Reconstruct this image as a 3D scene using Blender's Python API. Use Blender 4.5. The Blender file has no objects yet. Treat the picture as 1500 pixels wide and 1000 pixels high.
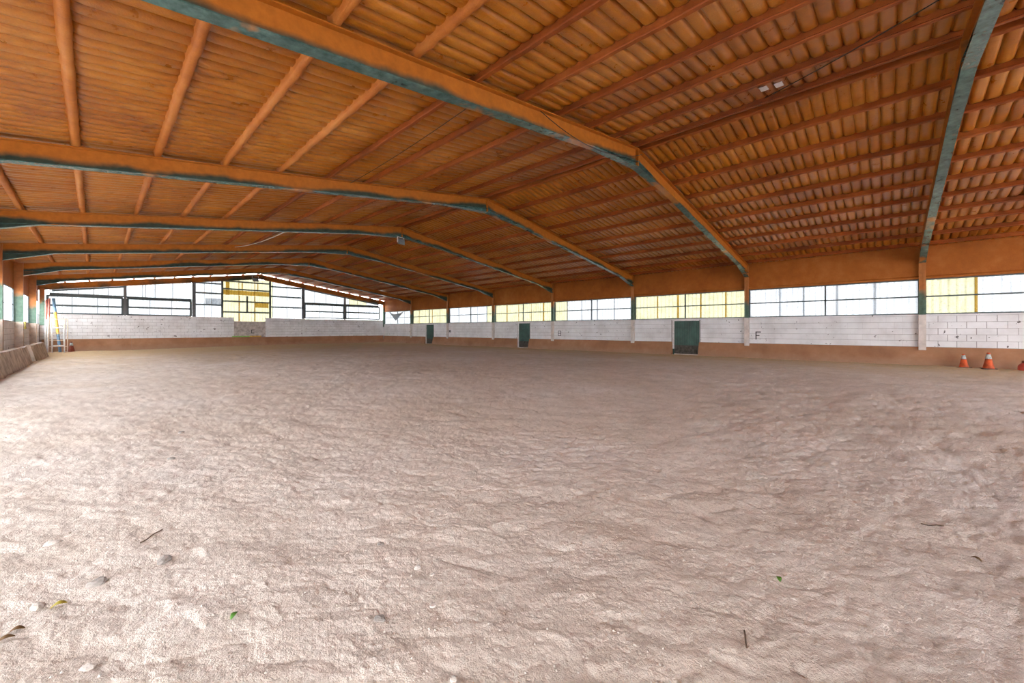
import bpy, bmesh, math, random
import numpy as np
from mathutils import Vector, Matrix

random.seed(7)
RNG = np.random.default_rng(11)
SC = bpy.context.scene
COL = SC.collection

# ------------------------------------------------------------------ camera
CAM_F, CAM_PSI, CAM_HY, CAM_H = 579.109, 0.81299, 482.747, 1.155
cd = bpy.data.cameras.new('camera')
cam = bpy.data.objects.new('camera', cd)
COL.objects.link(cam)
cd.sensor_width = 36.0
cd.lens = CAM_F / 1500 * 36.0
cd.shift_y = -(500 - CAM_HY) / 1500
cd.clip_start = 0.05
cd.clip_end = 500
cam.location = (0, 0, CAM_H)
cam.rotation_euler = (math.pi / 2, 0, -CAM_PSI)
SC.camera = cam

# ------------------------------------------------------------------ daylight
SKY = 9.0
w = bpy.data.worlds.new('World')
SC.world = w
w.use_nodes = True
bg = w.node_tree.nodes['Background']
bg.inputs[0].default_value = (0.93, 0.965, 1.0, 1)
bg.inputs[1].default_value = SKY

SC.view_settings.view_transform = 'Standard'
SC.view_settings.look = 'None'
SC.view_settings.gamma = 1.0
SC.view_settings.use_curve_mapping = False
SC.view_settings.exposure = 1.0
cy = SC.cycles
cy.use_denoising = True
cy.max_bounces = 10
cy.diffuse_bounces = 6
cy.glossy_bounces = 3
cy.transmission_bounces = 6
cy.transparent_max_bounces = 12
cy.caustics_reflective = False
cy.caustics_refractive = False
cy.sample_clamp_indirect = 8.0

# ------------------------------------------------------------------ pixel -> place (1500 x 1000 frame)
_c, _s = math.cos(CAM_PSI), math.sin(CAM_PSI)
def ray(x, y):
    u = (x - 750) / CAM_F
    return (u * _c + _s, -u * _s + _c, -(y - CAM_HY) / CAM_F)
def on_x(x, y, X):
    r = ray(x, y); t = X / r[0]
    return Vector((X, t * r[1], CAM_H + t * r[2]))
def on_y(x, y, Y):
    r = ray(x, y); t = Y / r[1]
    return Vector((t * r[0], Y, CAM_H + t * r[2]))
def on_z(x, y, Z=0.0):
    r = ray(x, y); t = (Z - CAM_H) / r[2]
    return Vector((t * r[0], t * r[1], Z))

# ------------------------------------------------------------------ materials
def new_mat(name):
    m = bpy.data.materials.new(name)
    m.use_nodes = True
    nt = m.node_tree
    for n in list(nt.nodes): nt.nodes.remove(n)
    out = nt.nodes.new('ShaderNodeOutputMaterial')
    return m, nt, out
def N(nt, kind, **kw):
    n = nt.nodes.new(kind)
    for k, v in kw.items():
        if k in n.inputs: n.inputs[k].default_value = v
        else: setattr(n, k, v)
    return n
def L(nt, a, b): nt.links.new(a, b)
def noise(nt, vec, scale, detail=4, rough=0.55, dist=0.0):
    n = N(nt, 'ShaderNodeTexNoise')
    n.inputs['Scale'].default_value = scale
    n.inputs['Detail'].default_value = detail
    n.inputs['Roughness'].default_value = rough
    n.inputs['Distortion'].default_value = dist
    if vec is not None: L(nt, vec, n.inputs['Vector'])
    return n
def ramp(nt, src, stops, interp='LINEAR'):
    r = N(nt, 'ShaderNodeValToRGB')
    r.color_ramp.interpolation = interp
    el = r.color_ramp.elements
    while len(el) < len(stops): el.new(0.5)
    for e, (p, c) in zip(el, stops):
        e.position = p
        e.color = (*c, 1) if len(c) == 3 else c
    L(nt, src, r.inputs[0])
    return r
def mixc(nt, fac, a, b, mode='MIX'):
    m = N(nt, 'ShaderNodeMix', data_type='RGBA', blend_type=mode)
    for sock, v in ((m.inputs[0], fac), (m.inputs[6], a), (m.inputs[7], b)):
        if isinstance(v, (int, float)): sock.default_value = v
        elif isinstance(v, tuple): sock.default_value = (*v, 1) if len(v) == 3 else v
        else: L(nt, v, sock)
    return m.outputs[2]
def math_n(nt, op, a, b=None, clamp=False):
    m = N(nt, 'ShaderNodeMath', operation=op, use_clamp=clamp)
    for i, v in enumerate((a, b)):
        if v is None: continue
        if isinstance(v, (int, float)): m.inputs[i].default_value = v
        else: L(nt, v, m.inputs[i])
    return m.outputs[0]
def coords(nt, kind='Object'):
    return N(nt, 'ShaderNodeTexCoord').outputs[kind]
def world_pos(nt):
    return N(nt, 'ShaderNodeNewGeometry').outputs['Position']
def principled(nt, out, color, rough=0.7, spec=0.4, bump=None, bump_strength=0.3, bump_dist=0.01, metallic=0.0):
    p = N(nt, 'ShaderNodeBsdfPrincipled')
    if isinstance(color, tuple): p.inputs['Base Color'].default_value = (*color, 1)
    else: L(nt, color, p.inputs['Base Color'])
    if isinstance(rough, (int, float)): p.inputs['Roughness'].default_value = rough
    else: L(nt, rough, p.inputs['Roughness'])
    p.inputs['Specular IOR Level'].default_value = spec
    p.inputs['Metallic'].default_value = metallic
    if bump is not None:
        b = N(nt, 'ShaderNodeBump')
        b.inputs['Strength'].default_value = bump_strength
        b.inputs['Distance'].default_value = bump_dist
        L(nt, bump, b.inputs['Height'])
        L(nt, b.outputs[0], p.inputs['Normal'])
    L(nt, p.outputs[0], out.inputs[0])
    return p

def simple_mat(name, color, rough=0.6, spec=0.4, vary=0.12, scale=6.0, bump=0.15, metallic=0.0):
    m, nt, out = new_mat(name)
    v = coords(nt)
    n = noise(nt, v, scale, 5, 0.6)
    lo = tuple(c * (1 - vary * 1.6) for c in color)
    hi = tuple(min(1, c * (1 + vary)) for c in color)
    r = ramp(nt, n.outputs[0], [(0.3, lo), (0.7, hi)])
    n2 = noise(nt, v, scale * 9, 3, 0.6)
    principled(nt, out, r.outputs[0], rough, spec, n2.outputs[0], bump, 0.004, metallic)
    return m

def mat_sand():
    m, nt, out = new_mat('sand')
    p = world_pos(nt)
    n1 = noise(nt, p, 0.35, 4, 0.6)
    n2 = noise(nt, p, 2.6, 6, 0.65, 0.4)
    n3 = noise(nt, p, 38.0, 4, 0.7)
    n4 = noise(nt, p, 150.0, 3, 0.7)
    c1 = ramp(nt, n1.outputs[0], [(0.32, (0.62, 0.535, 0.455)), (0.52, (0.68, 0.605, 0.54)), (0.70, (0.72, 0.665, 0.62))]).outputs[0]
    c2 = ramp(nt, n2.outputs[0], [(0.28, (0.70, 0.65, 0.61)), (0.5, (0.95, 0.94, 0.93)), (0.72, (1.08, 1.06, 1.05))]).outputs[0]
    c = mixc(nt, 0.55, c1, c2, 'MULTIPLY')
    g = ramp(nt, n3.outputs[0], [(0.30, (0.62, 0.55, 0.50)), (0.46, (1, 1, 1)), (0.62, (1.0, 1.0, 1.0)), (0.72, (1.25, 1.25, 1.25))]).outputs[0]
    c = mixc(nt, 0.6, c, g, 'MULTIPLY')
    # trodden, browner track along the long wall; orange bounce light painted into far end
    sx = N(nt, 'ShaderNodeSeparateXYZ'); L(nt, p, sx.inputs[0])
    n5 = noise(nt, p, 0.8, 3, 0.6)
    e1 = math_n(nt, 'SUBTRACT', sx.outputs[0], 13.2)
    e1 = math_n(nt, 'DIVIDE', e1, 4.5)
    e2 = math_n(nt, 'DIVIDE', math_n(nt, 'SUBTRACT', sx.outputs[1], 15.0), 14.0)
    e = math_n(nt, 'MAXIMUM', e1, e2)
    wob = math_n(nt, 'MULTIPLY', math_n(nt, 'SUBTRACT', n5.outputs[0], 0.5), 0.9)
    e = math_n(nt, 'ADD', e, wob, True)
    c = mixc(nt, math_n(nt, 'MULTIPLY', e, 0.92), c, (0.49, 0.345, 0.195))
    fib = noise(nt, p, 14.0, 5, 0.7)
    fr = ramp(nt, fib.outputs[0], [(0.46, (0, 0, 0)), (0.60, (1, 1, 1))]).outputs[0]
    ft = math_n(nt, 'MULTIPLY', math_n(nt, 'MULTIPLY', fr, e), 0.55)
    c = mixc(nt, ft, c, (0.66, 0.48, 0.25))
    mp = N(nt, 'ShaderNodeMapping'); L(nt, p, mp.inputs[0])
    mp.inputs['Rotation'].default_value = (0, 0, CAM_PSI); mp.inputs['Scale'].default_value = (4.5, 12.0, 6.0)
    n7 = noise(nt, mp.outputs[0], 1.0, 6, 0.72, 0.8)
    d7 = ramp(nt, n7.outputs[0], [(0.54, (0, 0, 0)), (0.68, (1, 1, 1))]).outputs[0]
    c = mixc(nt, math_n(nt, 'MULTIPLY', d7, 0.34), c, (0.36, 0.29, 0.235))
    # dark damp streaks
    n6 = noise(nt, p, 0.55, 5, 0.7, 1.2)
    d = ramp(nt, n6.outputs[0], [(0.66, (0, 0, 0)), (0.78, (1, 1, 1))]).outputs[0]
    c = mixc(nt, math_n(nt, 'MULTIPLY', d, 0.5), c, (0.20, 0.15, 0.12))
    h = math_n(nt, 'ADD', math_n(nt, 'MULTIPLY', n3.outputs[0], 0.7), math_n(nt, 'MULTIPLY', n4.outputs[0], 0.3))
    principled(nt, out, c, 0.95, 0.15, h, 1.0, 0.018)
    return m

def mat_foam(name, dark, mid, light, rough=0.42, spec=0.5):
    m, nt, out = new_mat(name)
    p = world_pos(nt)
    n1 = noise(nt, p, 0.7, 4, 0.6)
    n2 = noise(nt, p, 4.5, 5, 0.65)
    n3 = noise(nt, p, 60.0, 4, 0.65)
    oi = N(nt, 'ShaderNodeObjectInfo')
    a = math_n(nt, 'ADD', math_n(nt, 'MULTIPLY', n1.outputs[0], 0.55), math_n(nt, 'MULTIPLY', n2.outputs[0], 0.40))
    a = math_n(nt, 'ADD', a, math_n(nt, 'MULTIPLY', math_n(nt, 'SUBTRACT', oi.outputs['Random'], 0.5), 0.12))
    c = ramp(nt, a, [(0.30, dark), (0.48, mid), (0.66, light)]).outputs[0]
    g = ramp(nt, n3.outputs[0], [(0.3, (0.75, 0.72, 0.7)), (0.6, (1.05, 1.05, 1.05))]).outputs[0]
    c = mixc(nt, 0.5, c, g, 'MULTIPLY')
    rr = math_n(nt, 'ADD', math_n(nt, 'MULTIPLY', n2.outputs[0], 0.30), rough - 0.15)
    h = math_n(nt, 'ADD', n3.outputs[0], math_n(nt, 'MULTIPLY', n2.outputs[0], 2.0))
    principled(nt, out, c, rr, spec, h, 0.35, 0.012)
    return m

def mat_steel(name, over, paint, lo, hi, paint2=None, rough=0.5, spec=0.45):
    """old green steel; the mesh attribute 'spray' says how far the orange foam overspray reaches (1 = all orange)"""
    m, nt, out = new_mat(name)
    p = world_pos(nt)
    at = N(nt, 'ShaderNodeAttribute', attribute_name='spray')
    n = noise(nt, p, 0.55, 5, 0.6)
    n2 = noise(nt, p, 9.0, 5, 0.65)
    f = math_n(nt, 'ADD', at.outputs['Fac'], math_n(nt, 'MULTIPLY', math_n(nt, 'SUBTRACT', n.outputs[0], 0.5), 2.2))
    f = ramp(nt, f, [(lo, (0, 0, 0)), (hi, (1, 1, 1))]).outputs[0]
    pc = ramp(nt, n2.outputs[0], [(0.3, paint), (0.72, paint2 or tuple(c * 1.5 for c in paint))]).outputs[0]
    oc = ramp(nt, n2.outputs[0], [(0.3, tuple(c * 0.72 for c in over)), (0.7, over)]).outputs[0]
    c = mixc(nt, f, pc, oc)
    h = noise(nt, p, 45, 3, 0.6)
    principled(nt, out, c, rough, spec, h.outputs[0], 0.25, 0.006)
    return m

def mat_white_block():
    m, nt, out = new_mat('white_painted_block')
    p = world_pos(nt)
    oi = N(nt, 'ShaderNodeObjectInfo')
    n1 = noise(nt, p, 1.3, 5, 0.6)
    n2 = noise(nt, p, 22, 4, 0.65)
    n3 = noise(nt, p, 7.0, 4, 0.6, 0.3)
    a = math_n(nt, 'ADD', n1.outputs[0], math_n(nt, 'MULTIPLY', math_n(nt, 'SUBTRACT', oi.outputs['Random'], 0.5), 0.07))
    c = ramp(nt, a, [(0.3, (0.62, 0.60, 0.595)), (0.55, (0.76, 0.75, 0.755)), (0.75, (0.82, 0.815, 0.82))]).outputs[0]
    chip = ramp(nt, n3.outputs[0], [(0.665, (0, 0, 0)), (0.68, (1, 1, 1))]).outputs[0]
    c = mixc(nt, chip, c, (0.12, 0.105, 0.10))
    st = ramp(nt, n2.outputs[0], [(0.68, (0, 0, 0)), (0.80, (1, 1, 1))]).outputs[0]
    c = mixc(nt, math_n(nt, 'MULTIPLY', st, 0.35), c, (0.33, 0.27, 0.23))
    principled(nt, out, c, 0.75, 0.25, n2.outputs[0], 0.35, 0.006)
    return m

def mat_kick():
    m, nt, out = new_mat('kick_paint')
    p = world_pos(nt)
    n1 = noise(nt, p, 1.1, 5, 0.65)
    n2 = noise(nt, p, 12, 5, 0.65)
    c = ramp(nt, n1.outputs[0], [(0.3, (0.27, 0.130, 0.070)), (0.55, (0.36, 0.180, 0.095)), (0.75, (0.43, 0.235, 0.14))]).outputs[0]
    sx = N(nt, 'ShaderNodeSeparateXYZ'); L(nt, p, sx.inputs[0])
    low = math_n(nt, 'MULTIPLY', math_n(nt, 'SUBTRACT', 0.30, sx.outputs[2]), 2.6)
    low = math_n(nt, 'ADD', low, math_n(nt, 'MULTIPLY', math_n(nt, 'SUBTRACT', n1.outputs[0], 0.5), 1.6), True)
    c = mixc(nt, math_n(nt, 'MULTIPLY', low, 0.75), c, (0.36, 0.24, 0.165))
    st = ramp(nt, n2.outputs[0], [(0.66, (0, 0, 0)), (0.76, (1, 1, 1))]).outputs[0]
    c = mixc(nt, math_n(nt, 'MULTIPLY', st, 0.4), c, (0.2, 0.12, 0.08))
    principled(nt, out, c, 0.8, 0.2, n2.outputs[0], 0.3, 0.008)
    return m

def mat_sheet(name, tint, clear, diffuse, dirt=(0.6, 0.6, 0.55)):
    """ribbed daylight sheet: part of the sky comes straight through, part is scattered"""
    m, nt, out = new_mat(name)
    p = world_pos(nt)
    n = noise(nt, p, 2.2, 5, 0.65)
    n2 = noise(nt, p, 16, 4, 0.6)
    d = ramp(nt, n.outputs[0], [(0.30, dirt), (0.52, (1, 1, 1))]).outputs[0]
    d2 = ramp(nt, n2.outputs[0], [(0.30, (0.75, 0.75, 0.75)), (0.48, (1, 1, 1))]).outputs[0]
    d = mixc(nt, 1.0, d, d2, 'MULTIPLY')
    sx = N(nt, 'ShaderNodeSeparateXYZ'); L(nt, p, sx.inputs[0])
    ph = math_n(nt, 'MULTIPLY', math_n(nt, 'ADD', sx.outputs[0], sx.outputs[1]), 2 * math.pi / 0.177)
    rib = math_n(nt, 'ADD', math_n(nt, 'MULTIPLY', math_n(nt, 'SINE', ph), 0.5), 0.5)
    rib = ramp(nt, rib, [(0.15, (0.80, 0.81, 0.82)), (0.5, (1, 1, 1))]).outputs[0]
    d = mixc(nt, 1.0, d, rib, 'MULTIPLY')
    tc = mixc(nt, 1.0, tuple(c * clear for c in tint), d, 'MULTIPLY')
    dc = mixc(nt, 1.0, tuple(c * diffuse for c in tint), d, 'MULTIPLY')
    tr = N(nt, 'ShaderNodeBsdfTransparent'); L(nt, tc, tr.inputs[0])
    tl = N(nt, 'ShaderNodeBsdfTranslucent'); L(nt, dc, tl.inputs[0])
    df = N(nt, 'ShaderNodeBsdfDiffuse'); L(nt, mixc(nt, 1.0, tuple(c * 0.25 for c in tint), d, 'MULTIPLY'), df.inputs[0])
    a = N(nt, 'ShaderNodeAddShader'); L(nt, tr.outputs[0], a.inputs[0]); L(nt, tl.outputs[0], a.inputs[1])
    b = N(nt, 'ShaderNodeAddShader'); L(nt, a.outputs[0], b.inputs[0]); L(nt, df.outputs[0], b.inputs[1])
    L(nt, b.outputs[0], out.inputs[0])
    return m

M = {}
M['sand'] = mat_sand()
M['foam'] = mat_foam('orange_foam', (0.28, 0.076, 0.004), (0.43, 0.143, 0.007), (0.57, 0.235, 0.034), 0.32, 0.6)
M['foam_purlin'] = mat_foam('orange_foam_purlin', (0.32, 0.085, 0.010), (0.48, 0.155, 0.025), (0.60, 0.25, 0.065), 0.6, 0.3)
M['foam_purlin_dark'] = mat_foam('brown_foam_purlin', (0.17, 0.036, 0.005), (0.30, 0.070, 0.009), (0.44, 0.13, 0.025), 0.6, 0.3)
M['fascia'] = mat_foam('orange_fascia', (0.28, 0.075, 0.010), (0.38, 0.115, 0.016), (0.46, 0.17, 0.04), 0.7, 0.25)
M['roof_skin'] = simple_mat('roof_skin', (0.22, 0.10, 0.04), 0.8)
M['steel_web'] = mat_steel('steel_web', (0.50, 0.160, 0.016), (0.020, 0.036, 0.026), 0.22, 0.62, (0.045, 0.070, 0.048), 0.6, 0.25)
M['steel_flange'] = mat_steel('steel_flange', (0.50, 0.19, 0.035), (0.012, 0.052, 0.050), 0.62, 0.74, (0.10, 0.20, 0.18), 0.26, 0.7)
M['steel_column'] = mat_steel('steel_column', (0.52, 0.18, 0.035), (0.055, 0.105, 0.070), 0.35, 0.60, (0.12, 0.20, 0.145))
M['tube'] = simple_mat('dark_steel_tube', (0.075, 0.095, 0.10), 0.5, 0.5)
M['post'] = simple_mat('grey_steel_post', (0.13, 0.14, 0.15), 0.5, 0.5)
M['white_block'] = mat_white_block()
M['joint'] = simple_mat('mortar', (0.34, 0.31, 0.30), 0.9, 0.1)
M['kick'] = mat_kick()
M['pilaster'] = simple_mat('pilaster_paint', (0.62, 0.55, 0.50), 0.8, 0.2, 0.15, 4.0)
M['pilaster_tan'] = simple_mat('tan_pilaster', (0.56, 0.45, 0.37), 0.85, 0.2, 0.2, 4.0)
M['concrete'] = simple_mat('rough_concrete', (0.50, 0.415, 0.34), 0.95, 0.1, 0.3, 3.0, 0.6)
M['board'] = simple_mat('concrete_board', (0.50, 0.44, 0.40), 0.9, 0.15, 0.25, 5.0, 0.3)
M['sheet_white'] = mat_sheet('white_daylight_sheet', (0.95, 0.975, 1.0), 0.033, 0.068, (0.86, 0.88, 0.92))
M['sheet_gable'] = mat_sheet('white_gable_sheet', (0.95, 0.98, 1.0), 0.036, 0.072, (0.80, 0.82, 0.86))
M['sheet_yellow'] = mat_sheet('yellow_daylight_sheet', (0.98, 0.94, 0.62), 0.031, 0.066, (0.84, 0.84, 0.76))
M['sheet_left'] = mat_sheet('clear_daylight_sheet', (0.98, 0.99, 1.0), 0.88, 0.10, (0.95, 0.95, 0.95))
M['sheet_added_back'] = mat_sheet('added_back_sheet', (0.97, 0.98, 1.0), 0.88, 0.08, (0.95, 0.95, 0.95))  # invented glazing behind the camera, passes sky light to the foreground
M['sheet_added_side'] = mat_sheet('added_side_sheet', (0.97, 0.98, 1.0), 0.32, 0.20, (0.92, 0.92, 0.92))  # made-up sheets beside the camera, tuned to soften light on the sand
M['cloth'] = mat_sheet('grey_cloth', (0.80, 0.84, 0.86), 0.02, 0.55, (0.8, 0.8, 0.8))
def mat_film(name, tint):
    m, nt, out = new_mat(name)
    n = noise(nt, world_pos(nt), 7.0, 5, 0.65)
    c = ramp(nt, n.outputs[0], [(0.3, tuple(v * 0.8 for v in tint)), (0.65, tint)]).outputs[0]
    tr = N(nt, 'ShaderNodeBsdfTransparent'); L(nt, c, tr.inputs[0])
    df = N(nt, 'ShaderNodeBsdfDiffuse'); L(nt, mixc(nt, 1.0, c, (0.3, 0.3, 0.3), 'MULTIPLY'), df.inputs[0])
    a = N(nt, 'ShaderNodeAddShader'); L(nt, tr.outputs[0], a.inputs[0]); L(nt, df.outputs[0], a.inputs[1])
    L(nt, a.outputs[0], out.inputs[0])
    return m
M['film_amber'] = mat_film('amber_film', (0.42, 0.27, 0.07))
M['film_grey'] = mat_film('grey_film', (0.40, 0.42, 0.44))
M['door_green'] = simple_mat('door_green', (0.030, 0.085, 0.062), 0.45, 0.5, 0.25, 3.0)
M['door_dirty'] = simple_mat('door_dirty', (0.085, 0.075, 0.062), 0.8, 0.3, 0.35, 9.0, 0.4)
M['white_metal'] = simple_mat('white_metal', (0.72, 0.70, 0.68), 0.5, 0.4, 0.15, 8.0)
M['black'] = simple_mat('black_paint', (0.02, 0.02, 0.02), 0.6, 0.3)
M['cable'] = simple_mat('black_cable', (0.012, 0.012, 0.012), 0.5, 0.4)
M['cable_white'] = simple_mat('white_cable', (0.6, 0.58, 0.55), 0.5, 0.4)
M['lamp_body'] = simple_mat('lamp_body', (0.16, 0.18, 0.19), 0.45, 0.5)
M['lamp_glass'] = simple_mat('lamp_glass', (0.22, 0.25, 0.27), 0.12, 0.8, 0.05, 5.0, 0.0)
M['cone_orange'] = simple_mat('cone_orange', (0.62, 0.105, 0.03), 0.6, 0.4, 0.3, 9.0)
M['cone_dark'] = simple_mat('cone_dark_red', (0.20, 0.045, 0.022), 0.7, 0.3, 0.3, 9.0)
M['cone_band'] = simple_mat('cone_silver_band', (0.50, 0.53, 0.52), 0.5, 0.5, 0.3, 30.0)
M['cone_base'] = simple_mat('cone_base', (0.10, 0.075, 0.06), 0.85, 0.2, 0.3, 9.0)
M['red_plastic'] = simple_mat('red_plastic', (0.50, 0.060, 0.035), 0.45, 0.5, 0.2, 9.0)
M['red_pole'] = simple_mat('red_pole', (0.50, 0.17, 0.13), 0.6, 0.4, 0.2, 9.0)
M['blue_pole'] = simple_mat('blue_pole', (0.15, 0.27, 0.40), 0.6, 0.4, 0.2, 9.0)
M['yellow_pole'] = simple_mat('yellow_pole', (0.72, 0.45, 0.07), 0.6, 0.4, 0.2, 9.0)
M['green_pole'] = simple_mat('green_pole', (0.30, 0.55, 0.13), 0.6, 0.4, 0.2, 9.0)
M['stone'] = simple_mat('pale_stone', (0.66, 0.60, 0.54), 0.9, 0.15, 0.2, 14.0, 0.4)
M['stone_grey'] = simple_mat('grey_stone', (0.36, 0.325, 0.295), 0.9, 0.15, 0.2, 14.0, 0.4)
M['leaf_green'] = simple_mat('leaf_green', (0.10, 0.24, 0.035), 0.6, 0.3, 0.2, 30.0)
M['leaf_yellow'] = simple_mat('leaf_yellow', (0.45, 0.36, 0.04), 0.6, 0.3, 0.2, 30.0)
M['leaf_brown'] = simple_mat('leaf_brown', (0.16, 0.085, 0.03), 0.8, 0.2, 0.2, 30.0)
M['twig'] = simple_mat('twig', (0.13, 0.085, 0.055), 0.9, 0.1, 0.2, 30.0)
M['cream_metal'] = simple_mat('cream_metal', (0.70, 0.56, 0.42), 0.55, 0.4, 0.15, 8.0)
M['rope'] = simple_mat('yellow_rope', (0.66, 0.55, 0.14), 0.8, 0.2, 0.2, 20.0)
M['grass'] = simple_mat('outside_gravel', (0.45, 0.42, 0.37), 0.95, 0.1, 0.3, 0.6)

# ------------------------------------------------------------------ mesh helpers
class MB:
    """collects shapes; build() links them as ONE mesh object"""
    def __init__(s): s.v = []; s.f = []; s.a = []
    def add(s, vs, fs, spray=None):
        o = len(s.v)
        s.v += [tuple(v) for v in vs]
        s.f += [tuple(i + o for i in f) for f in fs]
        s.a += list(spray) if spray is not None else [1.0] * len(vs)
        return s
    def box(s, x0, x1, y0, y1, z0, z1, spray=None):
        vs = [(x, y, z) for z in (z0, z1) for y in (y0, y1) for x in (x0, x1)]
        fs = [(0, 2, 3, 1), (4, 5, 7, 6), (0, 1, 5, 4), (2, 6, 7, 3), (0, 4, 6, 2), (1, 3, 7, 5)]
        return s.add(vs, fs, spray)
    def prism(s, poly, axis, a0, a1, spray=None):
        """poly: 2-D outline; axis 'y' (outline is x,z), 'x' (outline is y,z) or 'z' (outline is x,y)"""
        def P(p, a):
            return {'y': (p[0], a, p[1]), 'x': (a, p[0], p[1]), 'z': (p[0], p[1], a)}[axis]
        n = len(poly)
        vs = [P(p, a0) for p in poly] + [P(p, a1) for p in poly]
        fs = [tuple(range(n)), tuple(range(2 * n - 1, n - 1, -1))]
        fs += [(i, i + n, (i + 1) % n + n, (i + 1) % n) for i in range(n)]
        return s.add(vs, fs, spray * 2 if spray is not None else None)
    def tube(s, pts, r, n=8, r2=None, caps=True):
        pts = [Vector(p) for p in pts]
        rings = []
        for i, p in enumerate(pts):
            d = (pts[min(i + 1, len(pts) - 1)] - pts[max(i - 1, 0)]).normalized()
            up = Vector((0, 0, 1)) if abs(d.z) < 0.9 else Vector((1, 0, 0))
            a = d.cross(up).normalized(); b = d.cross(a).normalized()
            rr = r if r2 is None else r + (r2 - r) * i / (len(pts) - 1)
            rings.append([p + (a * math.cos(t) + b * math.sin(t)) * rr for t in [2 * math.pi * k / n for k in range(n)]])
        vs = [v for ring in rings for v in ring]
        fs = []
        for i in range(len(pts) - 1):
            for k in range(n):
                fs.append((i * n + k, i * n + (k + 1) % n, (i + 1) * n + (k + 1) % n, (i + 1) * n + k))
        if caps:
            fs.append(tuple(range(n - 1, -1, -1)))
            o = (len(pts) - 1) * n
            fs.append(tuple(range(o, o + n)))
        return s.add(vs, fs)
    def lathe(s, prof, n=20, c=(0, 0, 0)):
        vs = []
        for r, z in prof:
            for k in range(n):
                t = 2 * math.pi * k / n
                vs.append((c[0] + r * math.cos(t), c[1] + r * math.sin(t), c[2] + z))
        fs = []
        for i in range(len(prof) - 1):
            for k in range(n):
                fs.append((i * n + k, i * n + (k + 1) % n, (i + 1) * n + (k + 1) % n, (i + 1) * n + k))
        fs.append(tuple(range(n - 1, -1, -1)))
        o = (len(prof) - 1) * n
        fs.append(tuple(range(o, o + n)))
        return s.add(vs, fs)
    def mesh(s, name, mat, smooth=False, fix=True):
        me = bpy.data.meshes.new(name)
        me.from_pydata(s.v, [], s.f)
        if fix:
            bm = bmesh.new(); bm.from_mesh(me)
            lay = bm.verts.layers.float.new('spray')
            for v, a in zip(bm.verts, s.a): v[lay] = a
            bmesh.ops.recalc_face_normals(bm, faces=bm.faces)
            bm.to_mesh(me); bm.free()
        if smooth: me.polygons.foreach_set('use_smooth', [True] * len(me.polygons))
        me.materials.append(mat)
        return me
    def build(s, name, mat, parent=None, smooth=False):
        return link(name, s.mesh(name, mat, smooth), parent)

def link(name, mesh, parent=None, loc=None, rot=None):
    o = bpy.data.objects.new(name, mesh)
    COL.objects.link(o)
    if parent is not None: o.parent = parent
    if loc is not None: o.location = loc
    if rot is not None: o.rotation_euler = rot
    return o
def empty(name, loc=(0, 0, 0)):
    o = bpy.data.objects.new(name, None)
    COL.objects.link(o)
    o.location = loc
    o.empty_display_size = 0.2
    return o
def tag(o, label=None, cat=None, group=None, kind=None):
    if label: o['label'] = label
    if cat: o['category'] = cat
    if group: o['group'] = group
    if kind: o['kind'] = kind
    return o
def bevel_box_mesh(name, mat, sx, sy, sz, b=0.006):
    me = bpy.data.meshes.new(name)
    bm = bmesh.new()
    bmesh.ops.create_cube(bm, size=1.0)
    for v in bm.verts: v.co = Vector((v.co.x * sx, v.co.y * sy, v.co.z * sz))
    bmesh.ops.bevel(bm, geom=bm.edges[:], offset=b, segments=1, affect='EDGES')
    bm.to_mesh(me); bm.free()
    me.materials.append(mat)
    return me

# ------------------------------------------------------------------ layout of the hall (metres)
XR, XL = 18.36, -1.875          # inner faces of the columns
RIDGE, ZRIDGE, SLOPE = 8.49, 5.27, 0.149
YEND, YBACK = 33.86, -10.85
BAY = 5.0
def frame_y(k): return -0.85 + BAY * k
def z_top(x): return ZRIDGE - SLOPE * abs(x - RIDGE)
RAF = 0.30
WALL_R = 18.45                 # face of the right block wall
WALL_L = -2.08
WALL_E = 33.81
SILL, HEAD = 1.65, 2.80

# ------------------------------------------------------------------ sand floor
def _hash(ix, iy, seed):
    h = (ix.astype(np.int64) * 374761393 + iy.astype(np.int64) * 668265263 + seed * 1442695041) & 0xFFFFFFFF
    h = ((h ^ (h >> 13)) * 1274126177) & 0xFFFFFFFF
    h = h ^ (h >> 16)
    return h
def gnoise(x, y, seed=0):
    ix = np.floor(x); iy = np.floor(y)
    fx = x - ix; fy = y - iy
    u = fx * fx * fx * (fx * (fx * 6 - 15) + 10)
    v = fy * fy * fy * (fy * (fy * 6 - 15) + 10)
    def g(dx, dy):
        a = _hash(ix + dx, iy + dy, seed).astype(np.float64) * (2 * math.pi / 4294967296.0)
        return np.cos(a) * (fx - dx) + np.sin(a) * (fy - dy)
    a = g(0, 0) + u * (g(1, 0) - g(0, 0))
    b = g(0, 1) + u * (g(1, 1) - g(0, 1))
    return (a + v * (b - a)) * 1.4
def fbm(x, y, octv, seed, gain=0.5):
    s = np.zeros_like(x); a = 1.0
    for i in range(octv):
        s += a * gnoise(x, y, seed + i * 17)
        x = x * 2.03 + 11.3; y = y * 2.03 - 7.1; a *= gain
    return s
def sand_base(X, Y):
    """slow rise and fall of the arena floor"""
    h = 0.035 * gnoise(X / 5.0, Y / 5.0, 3)
    e = np.clip((Y - 20) / 12, 0, 1) * np.clip((9 - X) / 8, 0, 1)
    return h * np.clip((XR - X) / 3, 0.2, 1) - 0.10 * e
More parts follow.
